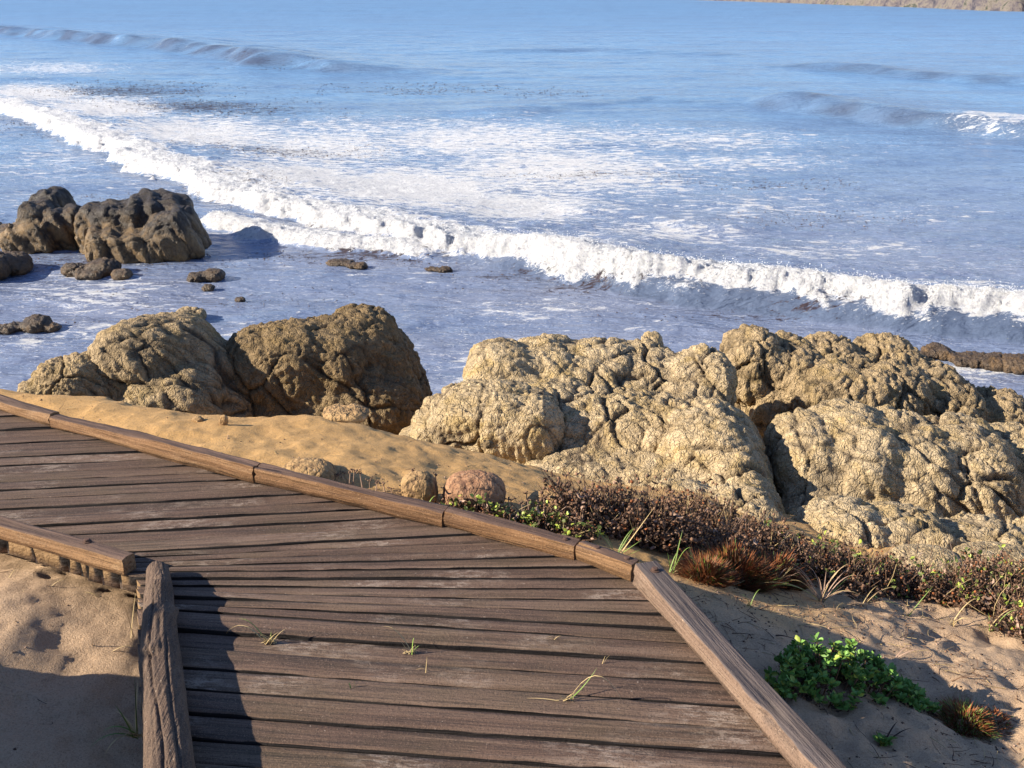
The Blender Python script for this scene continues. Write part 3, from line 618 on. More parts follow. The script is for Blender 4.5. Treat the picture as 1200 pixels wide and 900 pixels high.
# near run is bounded by the log and right beam, far run by the two kerbs
c_a, c_b = CURB[0][:2], CURB[-1][:2]; l_a, l_b = LC[0][:2], LC[-1][:2]
pr = random.Random(3)
for i in range(len(seams) - 1):
    (p1, u1), (p2, u2) = seams[i], seams[i + 1]
    gap = .0028 + pr.random() * .003
    n1 = np.array([-u1[1], u1[0]]); n2 = np.array([-u2[1], u2[0]])
    dirn = nrm(u1 + u2); nn_ = np.array([-dirn[1], dirn[0]])
    a1_, a2_ = p1 - n1 * gap * .5, p2 + n2 * gap * .5
    big = [a1_ - u1 * 12, a2_ - u2 * 12, a2_ + u2 * 12, a1_ + u1 * 12]
    # right boundary: inner edge of kerb pushed out under it
    def bound(pl, pts, off, side):
        # line-by-line profile: find crossing of plank centre line with the polyline
        c0 = (a1_ + a2_) / 2; best = None
        for A_, B_ in zip(pts[:-1], pts[1:]):
            A2, B2 = A_[:2], B_[:2]; e_ = B2 - A2; den = dirn[0] * e_[1] - dirn[1] * e_[0]
            if abs(den) < 1e-9: continue
            t_ = ((A2 - c0)[0] * e_[1] - (A2 - c0)[1] * e_[0]) / den; v_ = ((A2 - c0)[0] * dirn[1] - (A2 - c0)[1] * dirn[0]) / den
            if -.001 <= v_ <= 1.001 and (best is None or (t_ * side > best[0] * side if False else abs(t_) < 99)): best = (t_, A2, nrm(e_)) if best is None else best
        if best is None: return None
        e_ = best[2]; nrm_ = np.array([-e_[1], e_[0]])
        if nrm_ @ dirn * side > 0: nrm_ = -nrm_
        pl = clip_poly(pl, best[1] - nrm_ * off, nrm_)
        if side > 0:                                  # the kerb bends: trim to the neighbouring lengths too
            for A_, B_ in zip(pts[:-1], pts[1:]):
                if abs(A_[0] - (c0 + dirn * best[0])[0]) > .45: continue
                e2_ = nrm(B_[:2] - A_[:2]); n2_ = np.array([-e2_[1], e2_[0]])
                if n2_ @ dirn > 0: n2_ = -n2_
                if len(pl) > 2: pl = clip_poly(pl, A_[:2] - n2_ * (off + .006), n2_)
        return pl
    pl = bound(big, CURB + BEAMR[1:], .030, 1)
    if pl is None: pl = big
    q = bound(pl, LC, -.012 + pr.random() * .012, -1)
    if q is None: q = bound(pl, [LC[-1], LOGP[0]] + LOGP[1:], .03, -1)
    if q is None or len(q) < 3: continue
    q = np.array(q); org = q.mean(0)
    lx = (q - org) @ dirn; ly = (q - org) @ nn_
    # resample into strips along the length: y-lo / y-hi by intersecting
    x0, x1 = lx.min(), lx.max(); x0 = max(x0, -4.5)
    N = int((x1 - x0) / .02) + 2; xs = np.linspace(x0 + 1e-4, x1 - 1e-4, N)
    lo_, hi_ = np.full(N, 1e9), np.full(N, -1e9)
    for j in range(len(q)):
        xa_, ya_, xb_, yb_ = lx[j], ly[j], lx[(j + 1) % len(q)], ly[(j + 1) % len(q)]
        if abs(xb_ - xa_) < 1e-9: continue
        t_ = (xs - xa_) / (xb_ - xa_); ok = (t_ >= 0) & (t_ <= 1); yv = ya_ + (yb_ - ya_) * t_
        lo_ = np.where(ok, np.minimum(lo_, yv), lo_); hi_ = np.where(ok, np.maximum(hi_, yv), hi_)
    ok = hi_ > lo_; xs, lo_, hi_ = xs[ok], lo_[ok], hi_[ok]; N = len(xs)
    if N < 3: continue
    wv = hi_ - lo_; TH = .052; wv_m = wv
    seed_ = 300 + i; tilt_ = (pr.random() - .5) * .005; dz = (pr.random() - .5) * .003
    prof = [(0, -TH), (0, -.007), (.012, -.0018), (.035, 0), (.2, .0), (.35, .0004), (.5, .0006), (.65, .0004), (.8, 0), (.965, 0), (.988, -.0018), (1, -.007), (1, -TH)]
    V = []
    for (fv, zz) in prof:
        yy = lo_ + wv * fv; pp = np.stack([xs * 3, np.full(N, fv * 1.0 + seed_), np.full(N, zz * 20)], 1)
        edge = (1 if fv < .5 else -1) * (.0035 * fbm(pp * np.array([4, 1, 1]), 3, seed_) + .0015) * (1 if fv in (0, .012, .988, 1) else .4)
        gr = fbm(np.stack([xs * 4, np.full(N, fv * 9 + seed_), np.zeros(N)], 1), 3, seed_ + 1) * .0009 + noise(np.stack([xs * 1.1, np.full(N, seed_ * 1.), np.zeros(N)], 1), 7) * .005
        V.append(np.stack([xs, yy + edge, np.full(N, zz) + tilt_ * (fv - .5) + (gr if zz > -.03 else 0) + dz], 1))
    V = np.concatenate(V); K = len(prof); F = grid_faces(K, N)[:, ::-1]; nv = len(V)
    V = np.concatenate([V, V[[j * N for j in range(K)]], V[[j * N + N - 1 for j in range(K)]]])
    faces = [tuple(f) for f in F] + [tuple(nv + j for j in range(K)), tuple(nv + K + j for j in reversed(range(K)))]
    for j in range(N - 1): faces.append((j, j + 1, (K - 1) * N + j + 1, (K - 1) * N + j))
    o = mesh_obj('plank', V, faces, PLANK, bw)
    put(o, np.array([org[0], org[1], 0]), (dirn[0], dirn[1], 0))

def timber(name, a, b, wid, hgt, mat, seed, over=0, bend=None, rough_=1.0, chew=0.0, taper=0):
    """squared timber from a to b (bottom edge nearest the walkway), laid outwards to the left of a->b by wid"""
    a = np.array(a, float); b = np.array(b, float); d = b - a; L = np.linalg.norm(d); d /= L
    N = int(L / .012) + 3; xs = np.linspace(0, L, N)
    r = .003; e3_ = .010; prof = [(0, 0), (0, .3), (0, .55), (0, 1 - e3_ / hgt), (0, 1 - r / hgt), (r / wid, 1), (e3_ / wid, 1), (.35, 1), (.6, 1), (1 - e3_ / wid, 1), (1 - r / wid, 1), (1, 1 - r / hgt), (1, 1 - e3_ / hgt), (1, .5), (1, 0)]
    V = []
    for j, (fy, fz) in enumerate(prof):
        pp = np.stack([xs * 5, np.full(N, fy * 2.3 + seed), np.full(N, fz * 2.1)], 1)
        e = fbm(pp * np.array([1, 2.5, 2.5]), 4, seed) * .0045 * rough_
        y_ = fy * wid + e * (1 if fy > .5 else -1); z_ = fz * hgt + fbm(pp + 9, 4, seed + 2) * .004 * rough_
        z_ = z_ + noise(np.stack([xs * 1.6, np.full(N, seed * 1.), np.zeros(N)], 1), 3) * .006 * rough_ * (fz > .2)
        if chew and fz > .55 and fy < .4:              # splintered inner arris
            c_ = np.clip(fbm(np.stack([xs * 7, np.zeros(N), np.full(N, seed * 1.)], 1), 4, 9) + .1, 0, 1) * chew
            y_ = y_ + c_ * (1 if fz < 1 else .9); z_ = z_ - c_ * .35 * (fz > .8)
        V.append(np.stack([xs, y_, z_], 1))
    V = np.concatenate(V); K = len(prof); F = grid_faces(K, N)[:, ::-1]; nv = len(V)
    V = np.concatenate([V, V[[j * N for j in range(K)]], V[[j * N + N - 1 for j in range(K)]]])
    faces = [tuple(f) for f in F] + [tuple(nv + j for j in range(K)), tuple(nv + K + j for j in reversed(range(K)))]
    for j in range(N - 1): faces.append((j, j + 1, (K - 1) * N + j + 1, (K - 1) * N + j))
    o = mesh_obj(name, V, faces, mat, bw); put(o, a + np.array([0, 0, .004]), d)
    return o
def bolt(par, x_, y_, z_, r=.009, h=.008):
    n = 10; V = []; 
    for zz, rr in ((0, r * 1.5), (.002, r * 1.5), (.0025, r), (h, r), (h + .001, r * .8)):
        V += [(x_ + rr * math.cos(k * 2 * math.pi / n), y_ + rr * math.sin(k * 2 * math.pi / n), z_ + zz) for k in range(n)]
    F = []
    for j in range(4): F += [(j * n + k, j * n + (k + 1) % n, (j + 1) * n + (k + 1) % n, (j + 1) * n + k) for k in range(n)]
    F.append(tuple(4 * n + k for k in range(n)))
    return mesh_obj('bolt', V, F, RUST, par, smooth=False)
def cut(px): # point on the kerb line at image column px
    for A_, B_ in zip(CURB[:-1], CURB[1:]):
        pa = pix(A_[0], A_[1], 0)[0]; pb = pix(B_[0], B_[1], 0)[0]
        if pa <= px <= pb: f = (px - pa) / (pb - pa); return A_ + (B_ - A_) * f
kp_ = [CURB[0], cut(61), cut(300), cut(520), cut(674), CURB[-1]]
for i in range(5):
    a, b = kp_[i], kp_[i + 1]; d = nrm(b - a)
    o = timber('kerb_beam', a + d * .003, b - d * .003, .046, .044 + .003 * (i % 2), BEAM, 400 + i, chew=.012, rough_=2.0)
    L = np.linalg.norm(b - a)
    if i == 4: bolt(o, L * .3, .024, .046); bolt(o, L * .82, .026, .046)
    else: bolt(o, L * .9, .025, .044 + .003 * (i % 2), .006, .004)
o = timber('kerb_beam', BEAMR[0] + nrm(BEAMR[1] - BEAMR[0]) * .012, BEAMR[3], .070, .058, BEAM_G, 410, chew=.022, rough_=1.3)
bolt(o, .05, .040, .060)
d = nrm(LC[2] - LC[0]); n_in = np.array([-d[1], d[0], 0])
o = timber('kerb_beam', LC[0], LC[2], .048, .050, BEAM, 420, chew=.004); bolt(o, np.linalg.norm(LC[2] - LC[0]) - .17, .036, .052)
# joists under the boards
for a, b, sg_ in ((LC[0], LC[2] - d * .05, 1), (P(-200, 470), P(560, 650), -.3)):
    dj = nrm(b - a); nj = np.array([-dj[1], dj[0], 0]); o = timber('joist', a + nj * .35 * sg_ + np.array([0, 0, -.19]), b + nj * .35 * sg_ + np.array([0, 0, -.19]), .06, .12, PLANK, 430)
# log at the near left edge
def limb(pts, rad, n, mat, name, parent, seed, amp=.006, org=None, grow=None):
    pts = np.array(pts, float); sgl = np.r_[0, np.cumsum(np.linalg.norm(np.diff(pts, axis=0), axis=1))]
    M_ = int(sgl[-1] / .008) + 4; s_ = np.linspace(0, sgl[-1], M_)
    c_ = np.stack([np.interp(s_, sgl, pts[:, k]) for k in range(3)], 1); r_ = np.interp(s_, sgl, rad)
    dvec = np.gradient(c_, axis=0); dvec /= np.linalg.norm(dvec, axis=1)[:, None]
    up = np.array([0, 0, 1.]); sx_ = np.cross(dvec, up); sx_ /= np.linalg.norm(sx_, axis=1)[:, None]; uz = np.cross(sx_, dvec)
    a_ = np.linspace(0, 2 * math.pi, n, endpoint=False)
    S, A_ = np.meshgrid(s_, a_, indexing='ij'); pp = np.stack([S.ravel() * 4, np.cos(A_.ravel()) * 1.4 + seed, np.sin(A_.ravel()) * 1.4], 1)
    e = fbm(pp, 4, seed) * amp
    gr = np.stack([S.ravel() * 5, np.cos(A_.ravel()) * 9 + seed, np.sin(A_.ravel()) * 9], 1); e += -np.abs(fbm(gr, 3, seed + 4)) * amp * 1.1
    if grow is not None: e += grow(S.ravel(), A_.ravel())
    rr = (r_[:, None] + e.reshape(M_, n))
    V = c_[:, None] + sx_[:, None] * (rr * np.cos(A_))[..., None] + uz[:, None] * (rr * np.sin(A_))[..., None]
    V = V.reshape(-1, 3); idx = np.arange(M_ * n).reshape(M_, n); nx = np.roll(idx, -1, 1)
    F = [tuple(f) for f in np.stack([idx[:-1], nx[:-1], nx[1:], idx[1:]], -1).reshape(-1, 4)]
    F += [tuple(idx[0][::-1]), tuple(idx[-1])]
    return V, F
ld = LOGP
lp = [P(184, 664, .03), P(186, 690, .035), P(187, 760, .035), P(199, 900, .035)]; ddv = nrm(lp[3] - lp[2]); lp.append(lp[3] + ddv * 1.4)
sg = np.r_[0, np.cumsum([np.linalg.norm(lp[i + 1] - lp[i]) for i in range(4)])]
def knob(S, A_):
    out = 0
    for s0, a0_, h_, ws_, wa_ in ((.17, 1.5, .012, .03, .9), (.145, 1.4, -.012, .016, .5), (.34, 1.9, .010, .03, .7), (.50, 1.0, .012, .03, .8), (.52, 1.2, -.012, .012, .35), (.29, 2.8, .012, .02, .4), (.10, 0.6, -.008, .05, 1.2)):
        out = out + h_ * np.exp(-((S - s0) / ws_) ** 2 - ((A_ - a0_) / wa_) ** 2)
    # long drying splits
    out = out - .006 * np.exp(-((A_ - 1.25 - .15 * np.sin(S * 9)) / .06) ** 2) * sstep(.18, .3, S) - .006 * np.exp(-((A_ - 2.0 - .1 * np.sin(S * 7)) / .05) ** 2) * sstep(.35, .5, S)
    return out - .006 * np.exp(-((A_ - .5 - .1 * np.sin(S * 5 + 1)) / .07) ** 2) * sstep(.45, .6, S)
pts = []; 
V, F = limb([lp[0] - nrm(lp[1] - lp[0]) * .004] + [lp[0] + nrm(lp[1] - lp[0]) * .015] + lp[1:], [.012, .030, .038, .048, .054, .058], 110, LOGM, 'edge_log', bw, 77, .0045, grow=knob)
o = mesh_obj('edge_log', [(v[1] - lp[0][1], -(v[0] - lp[0][0]), v[2]) for v in V], F, LOGM, bw)   # local x runs along the log
o.matrix_local = Matrix.Translation(Vector((lp[0][0] - B0[0], lp[0][1] - B0[1], -B0[2]))) @ Matrix.Rotation(math.pi / 2, 4, 'Z') 

# ------------------------------------------------------------------ plants
GREEN = mat_plain('grass_green', (.16, .24, .05), .5, .4); STRAW = mat_plain('dry_straw', (.42, .31, .15), .6, .35)
BRN = mat_plain('dead_stem', (.15, .085, .05), .8, .5); SEED = mat_plain('seed_head', (.16, .09, .055), .85, .95); DRK = mat_plain('dark_twig', (.05, .03, .022), .9, .4)
RED = mat_plain('red_brown_moss', (.24, .08, .028), .8, .6); LEAF = mat_plain('fleshy_leaf', (.13, .25, .05), .55, .6, 0, .35); LEAFY = mat_plain('yellow_green_leaf', (.30, .36, .06), .45, .3); PINK = mat_plain('pale_stalk', (.33, .22, .16), .7, .35)
OLIVE = mat_plain('olive_leaf', (.10, .12, .03), .6, .5)
ALLM = [GREEN, STRAW, BRN, SEED, DRK, RED, LEAF, LEAFY, PINK, OLIVE]; MI = {m.name: i for i, m in enumerate(ALLM)}
class MB:
    def __init__(s): s.v = []; s.f = []; s.m = []
    def blade(s, base, tip, w_, bend, mat, n=6, side=None):
        b = np.array(base, float); t = np.array(tip, float); d = t - b; L = np.linalg.norm(d)
        sd = np.cross(d, (0, 0, 1)); sd = sd / (np.linalg.norm(sd) + 1e-9)
        k0 = len(s.v)
        for i in range(n + 1):
            f = i / n; c = b + d * f + np.array([0, 0, 1]) * bend * L * (f * (1 - f)) * 4; ww = w_ * (1 - f ** 2.2) + 1e-4
            s.v += [c - sd * ww, c + np.array([0, 0, -ww * .7]) + np.array([d[0], d[1], 0]) * 0, c + sd * ww]
        for i in range(n):
            a = k0 + i * 3
            s.f += [(a, a + 1, a + 4, a + 3), (a + 1, a + 2, a + 5, a + 4)]; s.m += [MI[mat.name]] * 2
    def stick(s, a, b, r, mat, r2=None, bend=0):
        a = np.array(a, float); b = np.array(b, float); d = b - a; sd = np.cross(d, (.3, .2, 1)); sd /= np.linalg.norm(sd) + 1e-9; up = np.cross(sd, d); up /= np.linalg.norm(up) + 1e-9
        k0 = len(s.v); r2 = r * .7 if r2 is None else r2; N = 3
        for i in range(N + 1):
            f = i / N; c = a + d * f + sd * bend * math.sin(f * 3.1) * np.linalg.norm(d); rr = r + (r2 - r) * f
            for k in range(4): an = k * math.pi / 2; s.v.append(c + (sd * math.cos(an) + up * math.sin(an)) * rr)
        for i in range(N):
            for k in range(4):
                p = k0 + i * 4; s.f.append((p + k, p + (k + 1) % 4, p + 4 + (k + 1) % 4, p + 4 + k)); s.m.append(MI[mat.name])
    def blob(s, c, r, mat, sq=1.0):
        V_, F_ = OCT; k0 = len(s.v); rot = np.linalg.qr(rng.normal(size=(3, 3)))[0]
        for v in V_: s.v.append(np.array(c) + (rot @ (v * (1 + rng.uniform(-.25, .25)))) * r * np.array([1, 1, sq]))
        for f in F_: s.f.append(tuple(k0 + q for q in f)); s.m.append(MI[mat.name])
    def leaf(s, c, d, L, w_, mat, th=.15):
        c = np.array(c, float); d = np.array(d, float); d /= np.linalg.norm(d); sd = np.cross(d, rng.normal(size=3)); sd /= np.linalg.norm(sd); up = np.cross(sd, d); k0 = len(s.v)
        for f, ww in ((0, .35), (.35, .95), (.7, 1), (1, .25)):
            for q in (-1, 0, 1): s.v.append(c + d * L * f + sd * w_ * ww * q + up * (th * L * (1 - abs(q)) * -1 + th * L * math.sin(f * 3)))
        for i in range(3):
            for q in (0, 1): a = k0 + i * 3 + q; s.f.append((a, a + 1, a + 4, a + 3)); s.m.append(MI[mat.name])
    def build(s, name, org, parent=None, smooth=True):
        V_ = np.array(s.v) - np.array(org); o_ = mesh_obj(name, V_, s.f, None, parent, smooth, mats=ALLM, fmi=s.m)
        if parent is None: o_.location = org
        return o_
OCT = (np.array([(1, 0, 0), (-1, 0, 0), (0, 1, 0), (0, -1, 0), (0, 0, 1), (0, 0, -1)], float), [(0, 2, 4), (2, 1, 4), (1, 3, 4), (3, 0, 4), (2, 0, 5), (1, 2, 5), (3, 1, 5), (0, 3, 5)])
def U(a, b): return rng.uniform(a, b)

# dry bush with seed heads: twigs fan out over an area of ground
def dry_bush(name, spots, nst, label, cat='bush', hmin=.06, hmax=.17, mats=(BRN, DRK), heads=3, hr=.006, red=0, green=0.0, group=None, hm=SEED, leafm=OLIVE):
    gs = [(G(a, b), sx, dep) for a, b, sx, dep in spots]; org = gs[0][0]; st = MB(); hd = MB(); lf = MB()
    for g, sx, dep in gs:
        m = mpp(600, 640, g[1]); n = int(nst * sx / 40)
        for _ in range(n):
            r_ = math.sqrt(U(0, 1)); an = U(0, 6.283); bx = g[0] + math.cos(an) * r_ * sx * m; by = g[1] + math.sin(an) * r_ * dep
            cl = noise(np.array([[bx * 9, by * 9, 1.7]]), 44)[0]
            if cl < -.2 and U(0, 1) < .85: continue
            bz = gz(bx, by) - .01; h = (.75 + .75 * cl) * U(hmin, hmax) * (1.15 - .6 * r_ * r_); lean = np.array([math.cos(an) * r_, math.sin(an) * r_, 0]) * h * .8 + rng.normal(size=3) * .02
            tip = np.array([bx, by, bz + h]) + lean; base = (bx, by, bz)
            st.stick(base, tip, .0016, mats[int(U(0, len(mats)))], .0009, U(-.1, .1))
            for _k in range(heads):
                f = U(.35, 1.05); c = np.array(base) + (tip - np.array(base)) * f + rng.normal(size=3) * .014
                hd.blob(c, U(.6, 1.3) * hr, hm if U(0, 1) > red else RED, .8)
                if U(0, 1) < .5: st.stick(np.array(base) + (tip - np.array(base)) * (f * .7), c, .0009, DRK)
            if U(0, 1) < .55:
                for _k in range(3): lf.leaf(np.array(base) + (tip - np.array(base)) * U(.3, 1) + rng.normal(size=3) * .012, rng.normal(size=3) + np.array([0, 0, .3]), U(.012, .028), U(.003, .006), (BRN, DRK, SEED, PINK, BRN)[int(U(0, 5))], .3)
            if U(0, 1) < green:
                for _k in range(4): lf.leaf(tip + rng.normal(size=3) * .012, (U(-1, 1), U(-1, 1), U(.1, 1)), U(.012, .022), .006, leafm if U(0, 1) < .6 else LEAFY)
        for _ in range(int(n * .22)):                  # bare stems poking out of the top
            an = U(0, 6.283); r_ = math.sqrt(U(0, 1)); bx = g[0] + math.cos(an) * r_ * sx * m; by = g[1] + math.sin(an) * r_ * dep; bz = gz(bx, by); h = U(hmin, hmax) * U(.8, 1.35)
            st.stick((bx, by, bz), (bx + rng.normal() * .06, by + rng.normal() * .05, bz + h * U(.5, 1.1)), .0015, (PINK, BRN, STRAW, BRN)[int(U(0, 4))], .0009, U(-.15, .15))
    root = empty(name, org); tag(root, label, cat, group)
    st.build('stems', org, root); hd.build('seed_heads', org, root)
    if lf.v: lf.build('leaves', org, root)
    return root
dry_bush('dry_bush', [(790, 636, 95, .18), (850, 628, 60, .18), (740, 628, 60, .12), (890, 650, 60, .16), (700, 618, 40, .08)], 185, 'large dry brown bush of seed heads beyond the kerb corner', heads=3, hr=.008, hmin=.07, hmax=.17, red=.1)
dry_bush('dry_bush', [(1000, 686, 55, .16), (1060, 690, 55, .18), (1110, 700, 50, .18), (950, 664, 50, .14)], 240, 'dark brown dead plants with a few green leaves below the cracked outcrop', heads=4, hr=.006, hmin=.05, hmax=.14, green=.12, red=.2)
dry_bush('leafy_bush', [(1170, 715, 45, .16), (1210, 740, 50, .16), (1240, 700, 45, .2), (1150, 690, 40, .1)], 280, 'brown and green leafy bush at the right edge of the picture', heads=4, hr=.0065, hmin=.06, hmax=.15, green=.12, red=.15, leafm=OLIVE)
dry_bush('dry_bush', [(610, 618, 50, .05), (560, 608, 34, .04), (650, 628, 40, .05)], 190, 'low strip of brown weeds along the kerb beneath the reddish stone', heads=3, hr=.004, hmin=.015, hmax=.06, green=.25, red=.35)

# reddish mossy mat
def moss_mat(spots, label, blades=2600, h=.05, mats=(RED, BRN, RED), name='moss_mat', g_=.06):
    org = G(spots[0][0], spots[0][1]); mb = MB()
    for a, b, sx, dep, n in spots:
        g = G(a, b); m = mpp(600, 640, g[1])
        for _ in range(n):
            r_ = math.sqrt(U(0, 1)); an = U(0, 6.283); bx = g[0] + math.cos(an) * r_ * sx * m; by = g[1] + math.sin(an) * r_ * dep
            dome = h * 1.2 * (1 - r_ ** 2) * (.7 + .5 * math.sin(bx * 47) * math.sin(by * 53)); bz = gz(bx, by) + dome * U(.0, 1) - .004; L = U(.4, 1) * h * .8
            mb.blade((bx, by, bz), (bx + math.cos(an) * r_ * L + U(-.012, .012), by + math.sin(an) * r_ * L + U(-.012, .012), bz + L * U(.5, 1)), .0016, .1, GREEN if U(0, 1) < g_ else mats[int(U(0, len(mats)))], 2)
    o_ = mb.build(name, org); tag(o_, label, 'plant'); return o_
moss_mat([(860, 676, 46, .10, 6000), (825, 680, 24, .06, 1600), (905, 682, 34, .08, 3000)], 'rust red mossy cushion at the near foot of the large dry bush', h=.085, g_=.1)
moss_mat([(1132, 848, 26, .07, 1500)], 'small rust coloured tuft with a green centre at the lower right', h=.045, g_=.3, name='plant_tuft')
moss_mat([(1165, 850, 18, .05, 350)], 'faint sparse rusty tuft at the lower right edge of the sand', h=.02, name='plant_tuft')

# bright green fleshy plant on the sand
def rosette_plant(spots, label, n, name='green_plant'):
    org = G(spots[0][0], spots[0][1]); root = empty(name, org); tag(root, label, 'plant'); lf = MB(); st = MB()
    for a, b, sx, dep, cnt, hh_ in spots:
        g = G(a, b); m = mpp(a, b, g[1])
        for _ in range(cnt):
            r_ = math.sqrt(U(0, 1)); an = U(0, 6.283); bx = g[0] + math.cos(an) * r_ * sx * m; by = g[1] + math.sin(an) * r_ * dep; z0 = gz(bx, by)
            top_ = hh_ * (1 - .7 * r_ * r_) * U(.3, 1.15); c = np.array([bx, by, z0 + top_])
            st.stick((bx - math.cos(an) * .02, by - math.sin(an) * .02, z0 - .005), c, .0022, BRN)
            for q in range(9):
                a2 = q * 2.4 + U(-.3, .3); el = U(.15, .9)
                lf.leaf(c + rng.normal(size=3) * .002, (math.cos(a2) * math.cos(el), math.sin(a2) * math.cos(el), math.sin(el)), U(.014, .026), U(.004, .0075), LEAF if U(0, 1) < .88 else LEAFY, .12)
            for q in range(2): st.leaf(c - np.array([0, 0, U(.01, .03)]), (math.cos(a2 + q), math.sin(a2 + q), -.2), .018, .005, DRK)
    st.build('stems', org, root); lf.build('leaves', org, root); return root
rosette_plant([(960, 800, 52, .10, 80, .12), (1010, 805, 45, .09, 62, .11), (930, 812, 34, .07, 34, .07), (1066, 826, 32, .06, 32, .05)], 'bright green fleshy leaved plant on the shaded sand right of the beam', 0)
rosette_plant([(1037, 878, 8, .02, 5, .012)], 'tiny yellowish seedling on the shaded sand at the bottom right', 0, name='seedling')

def tuft(px, py, specs, label, name='grass_tuft', ground=None, w_=.0022, cat='grass tuft', extra=0):
    org = ground if ground is not None else G(px, py); mb = MB(); m = mpp(px, py, org[1])
    for (dx, dy, h, bend, mat) in specs:           # tip offset in pixels to the side, metres away, height m
        b = org + np.array([U(-.008, .008), U(-.008, .008), -.004]); mb.blade(b, org + np.array([dx * m, dy, h]), w_, bend, mat, 9)
    for _ in range(extra):
        a = U(0, 6.28); L = U(.01, .03); mb.blade(org + np.array([U(-.02, .02), U(-.006, .006), -.003]), org + np.array([math.cos(a) * L, math.sin(a) * L * .5, U(.0, .02)]), .001, .1, STRAW, 3)
    o_ = mb.build(name, org); tag(o_, label, cat); return o_
def on(px, py): return P(px, py, .0)
tuft(315, 752, [(-52, .02, .012, .35, STRAW), (-36, .03, .05, .2, GREEN), (10, 0, .085, -.05, STRAW), (22, 0, .04, .1, STRAW), (12, 0, .028, .1, STRAW), (4, 0, .03, .2, GREEN), (-14, 0, .02, .2, STRAW)], 'tuft of pale grass between the planks near the log', ground=on(315, 752), extra=30, w_=.0016)
tuft(480, 764, [(-32, .03, .055, .25, STRAW), (-12, 0, .035, .1, STRAW), (6, 0, .042, .3, GREEN), (14, 0, .02, .2, GREEN)], 'small two bladed grass sprig between the planks in mid walkway', ground=on(480, 764), extra=14, w_=.0015)
tuft(501, 787, [(0, 0, .045, 0, STRAW), (-14, 0, .004, .2, STRAW)], 'single dry upright stalk in the plank gap below the mid walkway sprig', ground=on(501, 787), w_=.0008)
tuft(413, 806, [(2, 0, .018, .4, GREEN), (-4, 0, .014, .3, GREEN)], 'tiny green shoot alone in a plank gap left of centre', ground=on(413, 806), w_=.0016)
tuft(665, 822, [(68, -.04, -.0, .62, STRAW), (36, .05, .06, -.1, GREEN), (-48, .004, .006, .05, STRAW), (-10, 0, .015, .2, STRAW)], 'arching grass blades between the planks near the right beam', ground=on(665, 822), extra=16, w_=.0018)
tuft(650, 749, [(-2, 0, .022, 0, BRN), (8, 0, .01, .2, STRAW), (-8, 0, .008, .2, STRAW)], 'tiny brownish sprig in a plank gap below the kerb corner', ground=on(650, 749), w_=.001)
tuft(709, 776, [(0, 0, .02, 0, STRAW), (5, 0, .02, .1, STRAW), (-6, 0, .008, .2, STRAW)], 'tiny straw sprig in a plank gap close to the right beam', ground=on(709, 776), w_=.0008)
# grass along the log
g0 = P(160, 862, -.1)
tuft(158, 862, [(-38, -.02, .02, .3, GREEN), (-20, 0, .09, .1, GREEN), (-30, .04, .04, .2, STRAW), (8, 0, .17, 0, GREEN), (-12, -.03, .03, .2, STRAW), (-45, -.06, .01, .25, GREEN), (-8, -.05, .03, .2, STRAW), (-25, -.08, .0, .3, STRAW), (-5, .08, .1, .1, STRAW)], 'grass tuft growing at the bottom left against the log', ground=g0, w_=.0028, extra=30)
tuft(160, 740, [(-6, 0, .1, .1, STRAW), (4, .03, .12, .05, STRAW)], 'dry upright straw beside the upper log', ground=P(157, 745, -.13), w_=.0012, name='straw')
for i, (a, b, dx, dy, h, lab) in enumerate([(112, 760, 3, 0, .05, 'short upright straw on the lit sand near the log'), (120, 705, -26, .02, .008, 'pale straw lying under the left kerb end'), (60, 690, 16, .02, .012, 'pale straw on the lit sand under the left kerb'), (8, 680, 8, .05, .01, 'dark straw at the left edge of the lit sand'), (130, 770, 26, .02, .01, 'thin curved straw on the lit sand beside the log')]):
    tuft(a, b, [(dx, dy, h, .15, STRAW)], lab, name='straw', w_=.0014)
# grasses in the planted strip
def rich_tuft(px, py, n, h, label, spread=30, mats=(GREEN, STRAW), w_=.002, name='grass_tuft', up=1.0, long=()):
    sp = [(U(-spread, spread), U(-.05, .05), U(.4, 1) * h * up, U(-.05, .3), mats[int(U(0, len(mats)))]) for _ in range(n)] + list(long)
    return tuft(px, py, sp, label, w_=w_, name=name)
rich_tuft(720, 655, 7, .09, 'green and pale grass tuft between the kerb and the large dry bush', 34, long=[(-48, .05, .10, .25, GREEN), (10, -.03, .02, .6, STRAW), (50, .1, .14, 0, STRAW), (-20, 0, .09, .3, GREEN)])
rich_tuft(786, 672, 5, .07, 'thin green grass tuft at the outer corner of the kerb', 22, long=[(14, .05, .13, .1, GREEN), (24, 0, .09, .3, GREEN)])
rich_tuft(962, 705, 16, .13, 'tall straw grass with arching blades in front of the dark dead plants', 45, (STRAW, PINK, PINK), long=[(-80, -.05, .1, .12, STRAW), (-72, -.05, .085, .15, GREEN), (34, 0, .11, .05, GREEN), (-45, .02, .06, .3, STRAW), (50, -.04, .02, .3, STRAW)])
rich_tuft(1062, 722, 4, .05, 'short green blades at the edge of the sand by the dead plants', 22, (GREEN, STRAW), long=[(30, .03, .10, .02, GREEN), (-28, .02, .045, .2, GREEN)])
rich_tuft(1115, 735, 4, .06, 'curved pale grass at the near foot of the right bush', 24, (STRAW,), long=[(40, .05, .07, .3, STRAW), (-6, -.02, .02, .6, STRAW), (30, -.03, .0, .4, STRAW)])
rich_tuft(1035, 668, 5, .08, 'grey green blades rising in front of the cracked outcrop', 14, (OLIVE, GREEN), w_=.003)
rich_tuft(500, 600, 12, .035, 'short green weeds against the kerb left of the reddish stone', 22, (GREEN, GREEN, STRAW))
rich_tuft(590, 615, 10, .05, 'green weeds between the kerb and the reddish stone', 26, (GREEN, GREEN, STRAW))
